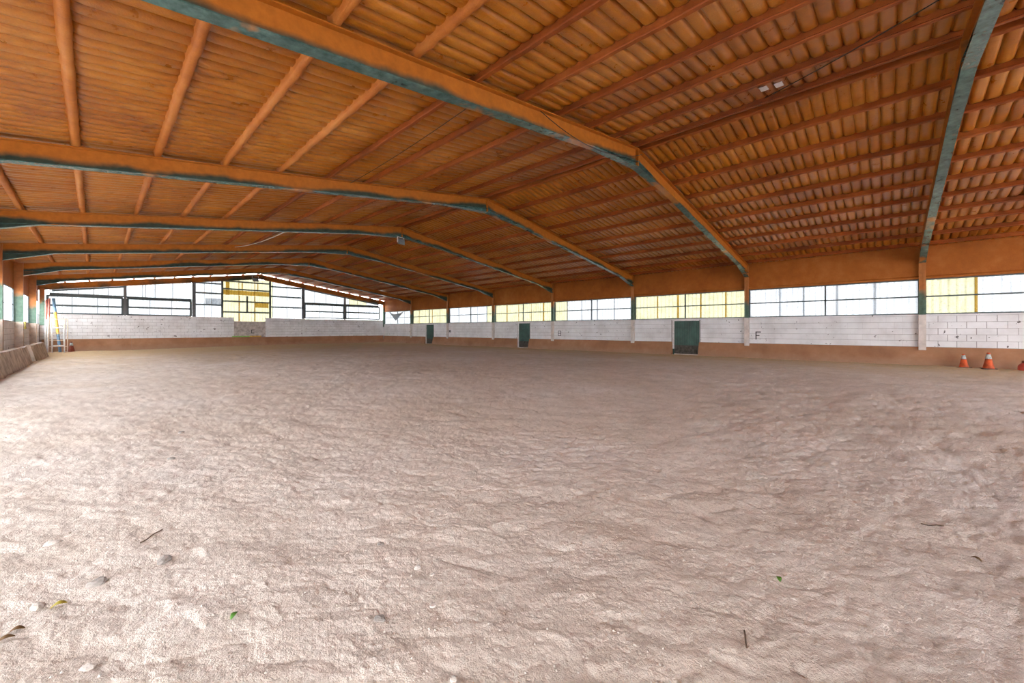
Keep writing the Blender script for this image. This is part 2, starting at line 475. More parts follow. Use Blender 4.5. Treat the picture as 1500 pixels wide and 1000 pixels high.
def hoof_layer(X, Y, cell, rad, depth, seed):
    """hoof marks: a tilted dish with one steep lip in every jittered cell"""
    h = np.zeros_like(X)
    cx, cy_ = np.floor(X / cell), np.floor(Y / cell)
    for dx in (-1, 0, 1):
        for dy in (-1, 0, 1):
            ix, iy = cx + dx, cy_ + dy
            r1 = _hash(ix, iy, seed) / 4294967296.0
            r2 = _hash(ix, iy, seed + 1) / 4294967296.0
            r3 = _hash(ix, iy, seed + 2) / 4294967296.0
            r4 = _hash(ix, iy, seed + 3) / 4294967296.0
            ux = X - (ix + r1) * cell; uy = Y - (iy + r2) * cell
            a = r3 * 2 * math.pi
            p = ux * np.cos(a) + uy * np.sin(a); q = -ux * np.sin(a) + uy * np.cos(a)
            R = rad * (0.55 + 0.75 * r4)
            r = np.sqrt((p / R) ** 2 + (q / (R * 0.85)) ** 2)
            dish = np.clip(1 - r ** 3, 0, 1) * np.clip(0.55 + 0.75 * p / R, 0, 1.3)
            rim = np.exp(-((r - 1.18) / 0.22) ** 2) * np.clip(0.5 + 0.6 * p / R, 0, 1)
            h += depth * (0.4 + 0.8 * r4) * (-dish + 0.38 * rim)
    return h
def plate_layer(X, Y, cp, cq, amp, seed, tilt=0.5):
    """overlapping crusts of trodden sand: tilted plates, the highest one wins, so thin broken edges stay between them"""
    p = (X * _c - Y * _s) / cp; q = (X * _s + Y * _c) / cq
    cx, cy_ = np.floor(p), np.floor(q)
    best = np.full_like(X, -9.0)
    for dx in (-1, 0, 1):
        for dy in (-1, 0, 1):
            ix, iy = cx + dx, cy_ + dy
            r1 = _hash(ix, iy, seed) / 4294967296.0; r2 = _hash(ix, iy, seed + 1) / 4294967296.0
            r3 = _hash(ix, iy, seed + 2) / 4294967296.0; r4 = _hash(ix, iy, seed + 3) / 4294967296.0
            ux = p - (ix + r1); uy = q - (iy + r2)
            a = (r3 - 0.5) * 5.0 + 1.57
            best = np.maximum(best, r4 * 0.8 + tilt * (ux * np.cos(a) + uy * np.sin(a)) - 0.75 * (ux * ux + uy * uy))
    return amp * best
def sand_height(X, Y):
    h = sand_base(X, Y)
    g1 = gnoise(X / 0.16, Y / 0.16, 21); g2 = gnoise(X / 0.16, Y / 0.16, 22)
    g3 = gnoise(X / 0.045, Y / 0.045, 23); g4 = gnoise(X / 0.045, Y / 0.045, 24)
    wx = X + 0.06 * g1 + 0.014 * g3; wy = Y + 0.06 * g2 + 0.014 * g4
    patch = np.clip(0.55 + 0.9 * gnoise(X / 1.6 + 4.0, Y / 1.6, 25), 0.12, 1.1)
    h += 0.012 * fbm(X / 0.6, Y / 0.6, 2, 31)
    h += plate_layer(wx, wy, 0.34, 0.20, 0.030, 301) * patch
    h += plate_layer(wx + 3.3, wy + 1.7, 0.15, 0.09, 0.015, 351) * (1.25 - patch)
    h += hoof_layer(wx + 7.3, wy - 2.7, 0.62, 0.085, 0.009, 391)
    h += plate_layer(wx - 5.1, wy + 8.2, 0.075, 0.042, 0.006, 431)
    h += 0.0035 * fbm(X / 0.07, Y / 0.07, 3, 61, 0.6)
    clod = gnoise(X / 0.024, Y / 0.024, 71)
    h += 0.0055 * np.clip(clod - 0.15, 0, 1) * np.clip(gnoise(X / 0.45, Y / 0.45, 72) * 2.0 + 0.35, 0.1, 1.4)
    return h
def ground(x, y):
    return float(sand_height(np.array([x], float), np.array([y], float))[0])

def make_floor():
    x0, x1, y0, y1 = -2.2, 18.5, -10.9, 33.95
    ox, oy = 0.15, 0.15
    axis = math.atan2(_c, _s)      # view direction, angle from +X
    fine = np.radians(np.linspace(-68, 68, 980))
    coarse = np.radians(np.linspace(68, 292, 150))[1:-1]
    th = np.concatenate([fine, coarse]) + axis
    cx, cy_ = np.cos(th), np.sin(th)
    with np.errstate(divide='ignore'):
        tx = np.where(cx > 0, (x1 - ox) / cx, (x0 - ox) / cx)
        ty = np.where(cy_ > 0, (y1 - oy) / cy_, (y0 - oy) / cy_)
    rmax = np.minimum(np.abs(tx), np.abs(ty))
    rs = [0.45]
    while rs[-1] < 39.5:
        q = rs[-1]
        rs.append(q + (0.010 if q < 1.1 else min(max(q * q / 760, 0.0042), 0.045 + 0.0045 * q)))
    nr = len(rs)
    r = np.minimum(np.array(rs)[:, None], rmax[None, :])
    X = ox + r * cx[None, :]; Y = oy + r * cy_[None, :]
    Z = sand_height(X, Y)
    nt_ = len(th)
    V = np.stack([X, Y, Z], -1).reshape(-1, 3)
    cen = np.array([[ox, oy, ground(ox, oy)]])
    V = np.concatenate([V, cen])
    i = np.arange(nr - 1)[:, None]; j = np.arange(nt_)[None, :]; jn = (j + 1) % nt_
    F = np.stack(np.broadcast_arrays(i * nt_ + j, (i + 1) * nt_ + j, (i + 1) * nt_ + jn, i * nt_ + jn), -1).reshape(-1, 4)
    ci = len(V) - 1
    T = np.stack([np.full(nt_, ci), np.arange(nt_), (np.arange(nt_) + 1) % nt_], -1)
    me = bpy.data.meshes.new('floor')
    nq, ntri = len(F), len(T)
    me.vertices.add(len(V)); me.vertices.foreach_set('co', V.astype(np.float32).ravel())
    me.loops.add(nq * 4 + ntri * 3)
    me.loops.foreach_set('vertex_index', np.concatenate([F.ravel(), T.ravel()]).astype(np.int32))
    me.polygons.add(nq + ntri)
    ls = np.concatenate([np.arange(nq) * 4, nq * 4 + np.arange(ntri) * 3]).astype(np.int32)
    me.polygons.foreach_set('loop_start', ls)
    me.polygons.foreach_set('use_smooth', np.ones(nq + ntri, bool))
    me.update(calc_edges=True); me.validate()
    me.materials.append(M['sand'])
    o = link('floor', me)
    tag(o, 'pale pinkish riding sand covering the whole arena, trodden into lobes', 'floor', kind='structure')
    return o
make_floor()

# ------------------------------------------------------------------ roof: outer skin, foam-sprayed sheets, purlins
ceiling = MB()
for s_ in (-1, 1):
    xe = RIDGE + s_ * 10.9
    za, zb = ZRIDGE + 0.22, z_top(xe) + 0.22
    ceiling.add([(RIDGE, YBACK - 0.3, za), (xe, YBACK - 0.3, zb), (xe, YEND + 0.32, zb), (RIDGE, YEND + 0.32, za),
                 (RIDGE, YBACK - 0.3, za + 0.04), (xe, YBACK - 0.3, zb + 0.04), (xe, YEND + 0.32, zb + 0.04), (RIDGE, YEND + 0.32, za + 0.04)],
                [(0, 1, 2, 3), (7, 6, 5, 4), (0, 4, 5, 1), (1, 5, 6, 2), (2, 6, 7, 3), (3, 7, 4, 0)])
ceiling = ceiling.build('ceiling', M['roof_skin'])
tag(ceiling, 'low pitched hall roof sprayed underneath with rust orange foam', 'roof', kind='structure')

PIT = BAY / 27
STEP = 0.95
SLEN = STEP * math.sqrt(1 + SLOPE ** 2)
def panel_mesh(name, depth, seed, n_len=SLEN):
    rg = np.random.default_rng(seed)
    ts = np.array([0.0, 0.05, 0.13, 0.26, 0.5, 0.74, 0.87, 0.95])
    ss = np.array([0.0, 0.035, 0.075, 0.13, 0.25, 0.5, 0.75, 0.87, 0.925, 0.965, 1.0])
    U, P = [], []
    for i in range(27):
        d = depth * (0.85 + 0.3 * rg.random())
        for t in ts:
            U.append((i + t) * PIT)
            P.append(d * (1 - abs(2 * t - 1) ** 5))
    U.append(BAY); P.append(0)
    U = np.array(U); P = np.array(P)
    S = 1 - np.abs(2 * ss - 1) ** 14 * 0.85
    lum = fbm(np.broadcast_to(U[:, None] / 0.7, (len(U), len(ss))).copy(), np.broadcast_to(ss[None, :] * 2.0, (len(U), len(ss))).copy() + seed * 3.7, 2, seed) * 0.006
    z = -(P[:, None] * S[None, :]) + lum * (P[:, None] / depth)
    V = np.stack(np.broadcast_arrays((ss[None, :] - 0.5) * n_len, U[:, None], z), -1).reshape(-1, 3)
    nu, ns = len(U), len(ss)
    F = [(i * ns + j, i * ns + j + 1, (i + 1) * ns + j + 1, (i + 1) * ns + j) for i in range(nu - 1) for j in range(ns - 1)]
    me = bpy.data.meshes.new(name)
    me.from_pydata(V.tolist(), [], F)
    me.polygons.foreach_set('use_smooth', [True] * len(F))
    me.materials.append(M['foam'])
    return me
PAN = {s: [panel_mesh('roof_panel', 0.074 if s < 0 else 0.062, 5 * i + (3 if s < 0 else 77)) for i in range(4)] for s in (-1, 1)}
def purlin_mesh(side, seed):
    rg = np.random.default_rng(seed)
    nseg = 44
    if side < 0: prof = [(-0.055, 0.14), (-0.052, 0.05), (-0.038, 0.012), (0.0, 0.0), (0.038, 0.012), (0.052, 0.05), (0.055, 0.14)]
    else: prof = [(-0.045, 0.14), (-0.042, 0.035), (-0.046, 0.020), (-0.040, 0.0), (0.030, 0.0), (0.036, 0.016), (0.010, 0.032), (0.006, 0.14)]
    amp = 0.010 if side < 0 else 0.004
    V, F = [], []
    n = len(prof)
    for i in range(nseg + 1):
        y = BAY * i / nseg
        wob = amp * (rg.random() * 2 - 1); wob2 = amp * (rg.random() * 2 - 1)
        k = 1 + amp * 16 * (rg.random() - 0.5)
        for (x, z) in prof: V.append((x * k + wob * 0.5, y, z + (wob2 if z < 0.1 else 0)))
    for i in range(nseg):
        for j in range(n - 1):
            F.append((i * n + j, (i + 1) * n + j, (i + 1) * n + j + 1, i * n + j + 1))
    F.append(tuple(range(n))); F.append(tuple(range(nseg * n + n - 1, nseg * n - 1, -1)))
    me = bpy.data.meshes.new('purlin')
    me.from_pydata(V, [], F)
    bm = bmesh.new(); bm.from_mesh(me); bmesh.ops.recalc_face_normals(bm, faces=bm.faces); bm.to_mesh(me); bm.free()
    if side < 0: me.polygons.foreach_set('use_smooth', [True] * len(me.polygons))
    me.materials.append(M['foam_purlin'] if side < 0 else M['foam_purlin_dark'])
    return me
PUR = {s: [purlin_mesh(s, 900 + i * 7 + s) for i in range(3)] for s in (-1, 1)}
ANG = math.atan(SLOPE)
cnt = 0
for side in (-1, 1):
    x_first = RIDGE + side * 0.13
    for k in range(-2, 7):
        y0 = frame_y(k)
        for i in range(12):
            xp = x_first + side * STEP * i
            if XL - 0.35 < xp < XR + 0.35:
                cnt += 1
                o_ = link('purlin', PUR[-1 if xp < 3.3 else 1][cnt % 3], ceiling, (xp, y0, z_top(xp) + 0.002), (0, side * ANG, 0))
                if side < 0 and xp >= 3.3: o_.rotation_euler = (0, ANG, math.pi); o_.location.y = y0 + BAY
            xm = xp + side * STEP / 2
            if xm < XL - 0.6 or xm > XR + 0.6: continue
            cnt += 1
            link('roof_panel', PAN[-1 if xm < 3.3 else 1][(cnt * 7 + k) % 4], ceiling, (xm, y0, z_top(xm) + 0.145), (0, side * ANG, 0))
for k in range(-2, 7):
    y0 = frame_y(k)
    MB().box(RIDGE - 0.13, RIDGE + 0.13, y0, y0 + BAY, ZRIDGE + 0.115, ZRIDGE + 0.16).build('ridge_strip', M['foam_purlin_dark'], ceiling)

M['pale_quad'] = simple_mat('pale_quad_mat', (0.72, 0.74, 0.78), 0.3, 0.6, 0.1, 20.0)
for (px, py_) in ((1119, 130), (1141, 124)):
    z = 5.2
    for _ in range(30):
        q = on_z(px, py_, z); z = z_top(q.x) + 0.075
    b_ = bevel_box_mesh('pale_patch', M['pale_quad'], 0.20, 0.115, 0.012, 0.004)
    link('pale_patch', b_, ceiling, (q.x, q.y, z), (0, -ANG, 0))  # pale smooth piece set just below the roof pads

# ------------------------------------------------------------------ steel portal frames
def beam_strip(p0, p1, t, hw, y, s0, s1, down=True):
    """flat flange bar from p0 to p1 (x,z), thickness t below or above the line"""
    b = MB()
    d = -t if down else t
    vs = [(p0[0], y - hw, p0[1]), (p1[0], y - hw, p1[1]), (p1[0], y + hw, p1[1]), (p0[0], y + hw, p0[1])]
    vs += [(x, yy, z + d) for x, yy, z in vs]
    fs = [(0, 1, 2, 3), (4, 7, 6, 5), (0, 4, 5, 1), (1, 5, 6, 2), (2, 6, 7, 3), (3, 7, 4, 0)]
    return b.add(vs, fs, [s0, s1, s1, s0] * 2)
ORD = {-2: 'rearmost, behind the camera', -1: 'behind the camera', 0: 'nearest, crossing the top right corner', 1: 'large one crossing the top centre',
       2: 'second one fully in view, meeting the left picture edge', 3: 'third one, carrying the hanging floodlight', 4: 'fourth one from the camera',
       5: 'fifth one from the camera', 6: 'sixth one, last before the gable wall'}
HAUNCH_L = [(XL, 3.24), (-0.85, z_top(-0.85) - RAF)]
HAUNCH_R = [(17.15, z_top(17.15) - RAF), (XR, 3.32)]
def portal_frame(k):
    y = frame_y(k)
    root = empty('steel_portal_frame', (RIDGE, y, 0))
    root.location = (0, 0, 0)
    tag(root, 'orange sprayed green steel portal frame, ' + ORD[k], 'roof frame', 'portal frames along the hall')
    HW = 0.08
    nseg = 22
    for side in (-1, 1):
        xe = XL - 0.26 if side < 0 else XR + 0.26
        r = MB()
        # web with spray attribute running from its top (sprayed) to its bottom (green)
        for (z_off, sp) in ((0, 0),):
            vs, fs, sa = [], [], []
            for i in range(nseg + 1):
                x = RIDGE + (xe - RIDGE) * i / nseg
                zt = z_top(x)
                for f_, a_ in ((0.0, 1.1), (0.35, 0.95), (0.66, 0.48), (1.0, 0.02)):
                    for dy in (-0.006, 0.006):
                        vs.append((x, y + dy, zt - RAF * f_)); sa.append(a_)
            m = 8
            for i in range(nseg):
                for j in range(3):
                    for d_ in (0, 1):
                        a = i * m + j * 2 + d_
                        fs.append((a, a + m, a + m + 2, a + 2))
            r.add(vs, fs, sa)
        top = beam_strip((RIDGE, ZRIDGE), (xe, z_top(xe)), 0.014, HW, y, 1.0, 1.0)
        r.add(top.v, top.f, top.a)
        rafter = r.build('rafter', M['steel_web'], root)
        # bottom flange, in lengths with a seam between them
        n = 6
        xs = [RIDGE + (xe - side * 0.27 - RIDGE) * i / n for i in range(n + 1)]
        fl = MB()
        for i in range(n):
            a, b = xs[i], xs[i + 1]
            q = beam_strip((a, z_top(a) - RAF), (b, z_top(b) - RAF), 0.014, HW, y, 0.50, 0.50)
            fl.add(q.v, q.f, q.a)
        fl.build('bottom_flange', M['steel_flange'], rafter)
        # apex haunch: flange running flat below the ridge
        xa = RIDGE + side * 1.75
        za = z_top(xa) - RAF
        hz = za - 0.0
        # column
        c = MB()
        xi = XL if side < 0 else XR
        xo = xi + side * 0.27
        zt = z_top(xi)
        sill = 1.46 if side < 0 else SILL
        zs = [sill - 0.05, 1.9, 2.3, 2.75, 3.1, zt]
        sp = [0.0, 0.05, 0.35, 0.8, 1.0, 1.0]
        for (xa0, xa1, hw) in ((xi, xi + side * 0.014, HW), (xo - side * 0.014, xo, HW), (xi, xo, 0.009)):
            for a in range(len(zs) - 1):
                x_0, x_1 = min(xa0, xa1), max(xa0, xa1)
                c.box(x_0, x_1, y - hw, y + hw, zs[a], zs[a + 1], [sp[a]] * 4 + [sp[a + 1]] * 4)
        col = c.build('column', M['steel_column'], root)
        # eaves haunch
        h = MB()
        (ax, az), (bx, bz) = HAUNCH_L if side < 0 else HAUNCH_R
        ztop = min(z_top(ax), z_top(bx)) - RAF
        cx0 = XL if side < 0 else XR
        poly = [(ax, az), (bx, bz), (cx0, z_top(cx0) - RAF)]
        h.prism(poly, 'y', y - 0.006, y + 0.006, [0.1, 0.1, 0.25])
        hb = h.build('eaves_haunch', M['steel_web'], root)
        beam_strip((ax, az), (bx, bz), 0.014, HW, y, 0.40, 0.40).build('haunch_flange', M['steel_flange'], hb)
    # apex haunch below the ridge
    dx = 1.75
    za = z_top(RIDGE - dx) - RAF
    zm = ZRIDGE - RAF - 0.10
    h = MB()
    poly = [(RIDGE - dx, za), (RIDGE, zm - 0.02), (RIDGE + dx, za), (RIDGE, ZRIDGE - RAF)]
    h.prism(poly, 'y', y - 0.006, y + 0.006, [0.1, 0.2, 0.1, 0.5])
    for p, q_ in (((RIDGE - dx, za), (RIDGE, zm - 0.02)), ((RIDGE, zm - 0.02), (RIDGE + dx, za))):
        q = beam_strip(p, q_, 0.014, HW, y, 0.45, 0.45)
        h.add(q.v, q.f, q.a)
    h.build('apex_haunch', M['steel_flange'], root)
    MB().box(RIDGE - 0.012, RIDGE + 0.012, y - 0.075, y + 0.075, ZRIDGE - RAF - 0.1, ZRIDGE - 0.014, [0.8] * 8).build('apex_plate', M['steel_web'], root)
    return root
for k in range(-2, 7): portal_frame(k)

# ------------------------------------------------------------------ block walls
def block_mesh(length, axis):
    if axis == 'y': return bevel_box_mesh('block', M['white_block'], 0.10, length - 0.002, 0.190, 0.003)
    return bevel_box_mesh('block', M['white_block'], length - 0.008, 0.10, 0.188, 0.004)
_bm_cache = {}
def get_block(length, axis):
    key = (round(length, 2), axis)
    if key not in _bm_cache: _bm_cache[key] = block_mesh(key[0], axis)
    return _bm_cache[key]
def lay_blocks(parent, axis, face, inward, a0, a1, z0, rows, holes, dist, limit=300):
    """courses of painted blocks; the nearest `limit` are single parts, the rest one joined part"""
    items = []
    for r in range(rows):
        z = z0 + 0.2 * r + 0.1
        a = a0 - (0.2 if r % 2 else 0.0)
        while a < a1 - 0.01:
            s, e = max(a, a0), min(a + 0.4, a1)
            segs = [(s, e)]
            for (h0, h1, hz0, hz1) in holes:
                if hz0 < z < hz1:
                    ns = []
                    for (s_, e_) in segs:
                        if e_ <= h0 or s_ >= h1: ns.append((s_, e_)); continue
                        if s_ < h0: ns.append((s_, h0))
                        if e_ > h1: ns.append((h1, e_))
                    segs = ns
            for (s_, e_) in segs:
                if e_ - s_ > 0.04: items.append((s_, e_, z))
            a += 0.4
    items.sort(key=lambda i: dist((i[0] + i[1]) / 2))
    rest = MB()
    for n_, (s_, e_, z) in enumerate(items):
        off = face - inward * (0.05 + random.uniform(0, 0.004))
        c = (s_ + e_) / 2
        if n_ < limit:
            loc = (off, c, z) if axis == 'y' else (c, off, z)
            link('block', get_block(e_ - s_ - (0.01 if axis == 'y' and c < -0.85 else 0.0), axis), parent, loc)
        else:
            l = (e_ - s_ - 0.005) / 2
            if axis == 'y': rest.box(off - 0.05, off + 0.05, c - l, c + l, z - 0.097, z + 0.097)
            else: rest.box(c - l, c + l, off - 0.05, off + 0.05, z - 0.097, z + 0.097)
    if rest.v: tag(rest.build('block_courses', M['white_block'], parent), kind='stuff')

def corr_sheet(name, mat, axis, plane, a0, a1, z0, z1, pitch=0.177, amp=0.018, parent=None, z1b=None):
    """ribbed sheet from a0..a1, z0..z1 (z1b: other height at a1, for raked tops)"""
    n = max(4, int(round((a1 - a0) / pitch * 6)))
    vs, fs = [], []
    for i in range(n + 1):
        a = a0 + (a1 - a0) * i / n
        d = amp * max(-0.6, min(0.6, math.sin(2 * math.pi * a / pitch))) / 0.6
        zt = z1 if z1b is None else z1 + (z1b - z1) * i / n
        for z in (z0, zt):
            vs.append((plane + d, a, z) if axis == 'y' else (a, plane + d, z))
    for i in range(n): fs.append((2 * i, 2 * i + 2, 2 * i + 3, 2 * i + 1))
    b = MB().add(vs, fs)
    return b.build(name, M[mat], parent, False)

# ---- right long wall
wall_right = MB()
DOORS = [(6.03, 7.20), (15.98, 16.95), (26.02, 27.05)]
cuts = [YBACK] + [v for d in DOORS for v in d] + [YEND]
for i in range(0, len(cuts), 2):
    wall_right.box(WALL_R + 0.014, WALL_R + 0.12, cuts[i], cuts[i + 1], -0.2, 1.60)
wall_right.box(WALL_R + 0.014, WALL_R + 0.12, YBACK, YEND, 1.575, 1.60)
wall_right = wall_right.build('wall_right', M['joint'])
tag(wall_right, 'long right wall of white painted blocks above an orange kick strip', 'wall', kind='structure')
lay_blocks(wall_right, 'y', WALL_R, -1, -5.6, YEND - 0.02, 0.60, 5, [(a - 0.06, b + 0.06, 0, 1.62) for a, b in DOORS], lambda y: abs(y + 0.0) if y > -2.7 else 99)
for k in range(-2, 7):
    y0, y1 = frame_y(k), frame_y(k + 1) if k < 6 else YEND
    MB().box(WALL_R - 0.012, WALL_R + 0.13, y0 + 0.08, y1 - 0.08, 1.60, 1.65).build('coping', M['white_block'], wall_right)
for k in range(-2, 7):
    y = frame_y(k)
    MB().box(XR - 0.005, WALL_R + 0.1, y - 0.085, y + 0.085, 0.50, 1.64).build('pilaster', M['pilaster'], wall_right)
segs = [(YBACK, DOORS[0][0])] + [(DOORS[i][1], DOORS[i + 1][0]) for i in range(2)] + [(DOORS[2][1], YEND - 0.2)]
for a, b in segs:
    poly = [(WALL_R - 0.02, 0.595), (WALL_R - 0.20, -0.15), (WALL_R + 0.1, -0.15), (WALL_R + 0.1, 0.595)]
    MB().prism(poly, 'y', a, b).build('kick_strip', M['kick'], wall_right)
# orange fascia between window head and roof, one panel per bay with a lip along its bottom
for k in range(-2, 7):
    y0, y1 = frame_y(k) + 0.006, (frame_y(k + 1) if k < 6 else YEND) - 0.006
    zt = z_top(WALL_R + 0.06) + 0.11
    poly = [(WALL_R + 0.04, 2.90), (WALL_R + 0.00, 2.86), (WALL_R + 0.00, 2.80), (WALL_R + 0.12, 2.80), (WALL_R + 0.12, zt), (WALL_R + 0.06, zt)]
    MB().prism(poly, 'y', y0, y1).build('fascia_panel', M['fascia'], wall_right)

# ---- right windows: bay by bay, seams read off the photograph
WX = WALL_R + 0.085
def py(px): return on_x(px, 450, WX).y
# (left-most y first in picture = far side); each entry: list of seam pixels, mullion pixel, list of (from px, to px, sheet)
BAYS = {
    -1: dict(seams=[1430], mull=None, base='sheet_white', zones=[(1340, 1430, 'sheet_yellow')]),
    0: dict(seams=[1142, 1177, 1226, 1281.6], mull=1209, base='sheet_white', zones=[]),
    1: dict(seams=[963, 993, 1026.5, 1063], mull=1004, base='sheet_yellow', zones=[]),
    2: dict(seams=[831, 851.7, 875, 899.7], mull=866.7, base='sheet_white', zones=[(800, 831, 'sheet_yellow')]),
    3: dict(seams=[742.6, 759.7, 777.8, 796], mull=766.5, base='sheet_yellow', zones=[]),
    4: dict(seams=[672, 699, 713], mull=689.7, base='sheet_white', zones=[(713, 725, 'sheet_yellow')]),
    5: dict(seams=[613.6, 623, 633, 644.5], mull=629, base='sheet_yellow', zones=[]),
    6: dict(seams=[572.5, 592.5], mull=582.5, base='sheet_white', zones=[]),
    -2: dict(seams=[], mull=None, base='sheet_white', zones=[]),
}
WINLAB = {-2: 'behind the camera', -1: 'half yellow half white at the right picture edge', 0: 'white, largest one in full view', 1: 'yellow, above the nearest green door',
          2: 'white with a yellow strip, above the letter B', 3: 'yellow, above the middle green door', 4: 'white with a yellow end strip, above the letter M',
          5: 'yellow, above the farthest green door', 6: 'white, behind the sagging grey cloth in the far corner'}
wn = 0
for k in range(-2, 7):
    wn += 1
    y0, y1 = frame_y(k) + 0.05, (frame_y(k + 1) if k < 6 else YEND - 0.05) - 0.05
    W_ = empty('window_%d' % wn, (0, 0, 0))
    tag(W_, 'ribbed daylight sheet window in the right wall, ' + WINLAB[k], 'window', kind='structure')
    B_ = BAYS[k]
    ys = sorted([y0, y1] + [max(y0, min(y1, py(s))) for s in B_['seams']])
    for a, b in zip(ys[:-1], ys[1:]):
        if b - a < 0.03: continue
        mat = B_['base']
        mid = (a + b) / 2
        for (p0, p1, mm) in B_['zones']:
            if py(p1) < mid < py(p0): mat = mm
        corr_sheet('sheet', mat, 'y', WX + 0.04, a, b, SILL, HEAD + 0.02, parent=W_)
    for s in B_['seams']:
        ysm = py(s)
        if y0 + 0.05 < ysm < y1 - 0.05:
            mm = 'film_amber' if B_['base'] == 'sheet_yellow' or k in (-1,) else 'film_grey'
            corr_sheet('overlap_strip', mm, 'y', WX + 0.018, ysm - 0.035, ysm + 0.035, SILL, HEAD + 0.02, parent=W_)
    T = 0.022
    MB().box(WX - T, WX + T, y0, y1, SILL, SILL + 0.04).build('sill_rail', M['tube'], W_)
    MB().box(WX - T, WX + T, y0, y1, HEAD - 0.04, HEAD - 0.002).build('head_rail', M['tube'], W_)
    MB().box(WX - T, WX + T, y0, y1, 2.21, 2.252).build('middle_rail', M['tube'], W_)
    for yy in ([py(B_['mull'])] if B_['mull'] else [(y0 + y1) / 2 - 0.6]) + [y0 + 0.02, y1 - 0.02]:
        MB().box(WX - T, WX + T, yy - 0.024, yy + 0.024, SILL + 0.04, HEAD - 0.04).build('mullion', M['tube'], W_)

# ---- green ribbed doors in the right wall
DLAB = ['nearest and largest, brown with dirt at its foot', 'middle one, below a yellow window', 'smallest and farthest, near the end wall']
for i, (a, b) in enumerate(DOORS):
    D = empty('door_%d' % (i + 1), (0, 0, 0))
    tag(D, 'low green ribbed metal door in the right wall, ' + DLAB[i], 'door', kind='structure')
    def ribbed(z0, z1, name, mat):
        n = 14
        vs, fs = [], []
        pts = []
        for q in range(n):
            s0 = a + 0.02 + (b - a - 0.10) * q / n; p_ = (b - a - 0.10) / n
            pts += [(s0, 0), (s0 + p_ * 0.15, -0.018), (s0 + p_ * 0.55, -0.018), (s0 + p_ * 0.7, 0)]
        pts.append((b - 0.08, 0))
        for (yy, d) in pts:
            for z in (z0, z1): vs += [(WALL_R + 0.02 + d, yy, z), (WALL_R + 0.045, yy, z)]
        m = 4
        for q in range(len(pts) - 1):
            o = q * m; o2 = o + m
            fs += [(o, o2, o2 + 2, o + 2), (o + 1, o + 3, o2 + 3, o2 + 1), (o, o + 1, o2 + 1, o2), (o + 2, o2 + 2, o2 + 3, o + 3)]
        MB().add(vs, fs).build(name, M[mat], D)
    ribbed(0.45, 1.55, 'door_leaf', 'door_green')
    ribbed(0.06, 0.45, 'dirty_lower_leaf', 'door_dirty')
    MB().box(WALL_R - 0.035, WALL_R + 0.09, b - 0.075, b - 0.01, 0.28 if i == 0 else 0.05, 1.58).build('jamb', M['white_metal'], D)
    MB().box(WALL_R - 0.035, WALL_R + 0.09, a, b, 1.555, 1.597).build('lintel', M['white_metal'], D)
    MB().box(WALL_R - 0.005, WALL_R + 0.09, a - 0.01, a + 0.018, 0.02, 1.555).build('jamb', M['door_green'], D)
    MB().box(WALL_R + 0.05, WALL_R + 0.09, a, b, 0.0, 1.56).build('backing', M['door_green'], D)
    MB().box(WALL_R - 0.01, WALL_R + 0.05, a + 0.02, b - 0.08, 0.0, 0.06).build('threshold', M['concrete'], D)

# ---- painted arena letters (strokes lie on the wall face)
def strokes(parent, axis, plane, lst, name='letter'):
    b = MB()
    for (a0, a1, z0, z1) in lst:
        if axis == 'y': b.box(plane - 0.004, plane + 0.002, min(a0, a1), max(a0, a1), z0, z1)
        else: b.box(min(a0, a1), max(a0, a1), plane - 0.004, plane + 0.002, z0, z1)
    return b.build(name, M['black'], parent)
t_ = 0.035
lf = WALL_R
strokes(wall_right, 'y', lf, [(3.85, 3.85 - t_, 0.76, 1.08), (3.85, 3.66, 1.045, 1.08), (3.85, 3.71, 0.905, 0.94)], 'letter_F')
strokes(wall_right, 'y', lf, [(13.79, 13.79 - t_, 0.80, 1.09), (13.61, 13.61 - t_, 0.80, 1.09), (13.79, 13.58, 1.06, 1.09), (13.79, 13.58, 0.93, 0.96), (13.79, 13.58, 0.80, 0.83)], 'letter_B')
ym = on_x(657.8, 486, lf).y
strokes(wall_right, 'y', lf, [(ym, ym - t_, 0.90, 1.13), (ym - 0.19, ym - 0.19 - t_, 0.90, 1.13), (ym - 0.05, ym - 0.09, 1.02, 1.12), (ym - 0.09, ym - 0.13, 0.96, 1.07), (ym - 0.13, ym - 0.17, 1.02, 1.12)], 'letter_M')

# ---- far end wall
ETOP = 2.03
wall_end = MB()
wall_end.box(-2.2, 6.83, WALL_E + 0.014, WALL_E + 0.12, -0.2, ETOP)
wall_end.box(8.86, 18.55, WALL_E + 0.014, WALL_E + 0.12, -0.2, ETOP)
wall_end.box(6.83, 8.86, WALL_E + 0.05, WALL_E + 0.12, -0.2, 1.74)
wall_end = wall_end.build('wall_end', M['joint'])
tag(wall_end, 'far end wall of white painted blocks below the glazed gable', 'wall', kind='structure')
lay_blocks(wall_end, 'x', WALL_E, -1, -2.07, 18.45, 0.60, 7, [(6.86, 8.83, 0, 3)], lambda x: x)
for a, b in ((-2.07, 6.86), (8.83, 18.45)):
    MB().box(a, b, WALL_E - 0.006, WALL_E + 0.12, 2.0, 2.035).build('coping', M['white_block'], wall_end)
MB().box(6.86, 8.83, WALL_E + 0.01, WALL_E + 0.05, 0.66, 1.76).build('infill_board', M['board'], wall_end)
strokes(wall_end, 'x', WALL_E + 0.01, [(7.92, 7.96, 0.89, 1.16), (7.92, 8.12, 1.125, 1.16), (7.92, 8.12, 0.89, 0.925)], 'letter_C')
poly = [(WALL_E - 0.03, 0.62), (WALL_E - 0.22, -0.2), (WALL_E + 0.1, -0.2), (WALL_E + 0.1, 0.62)]
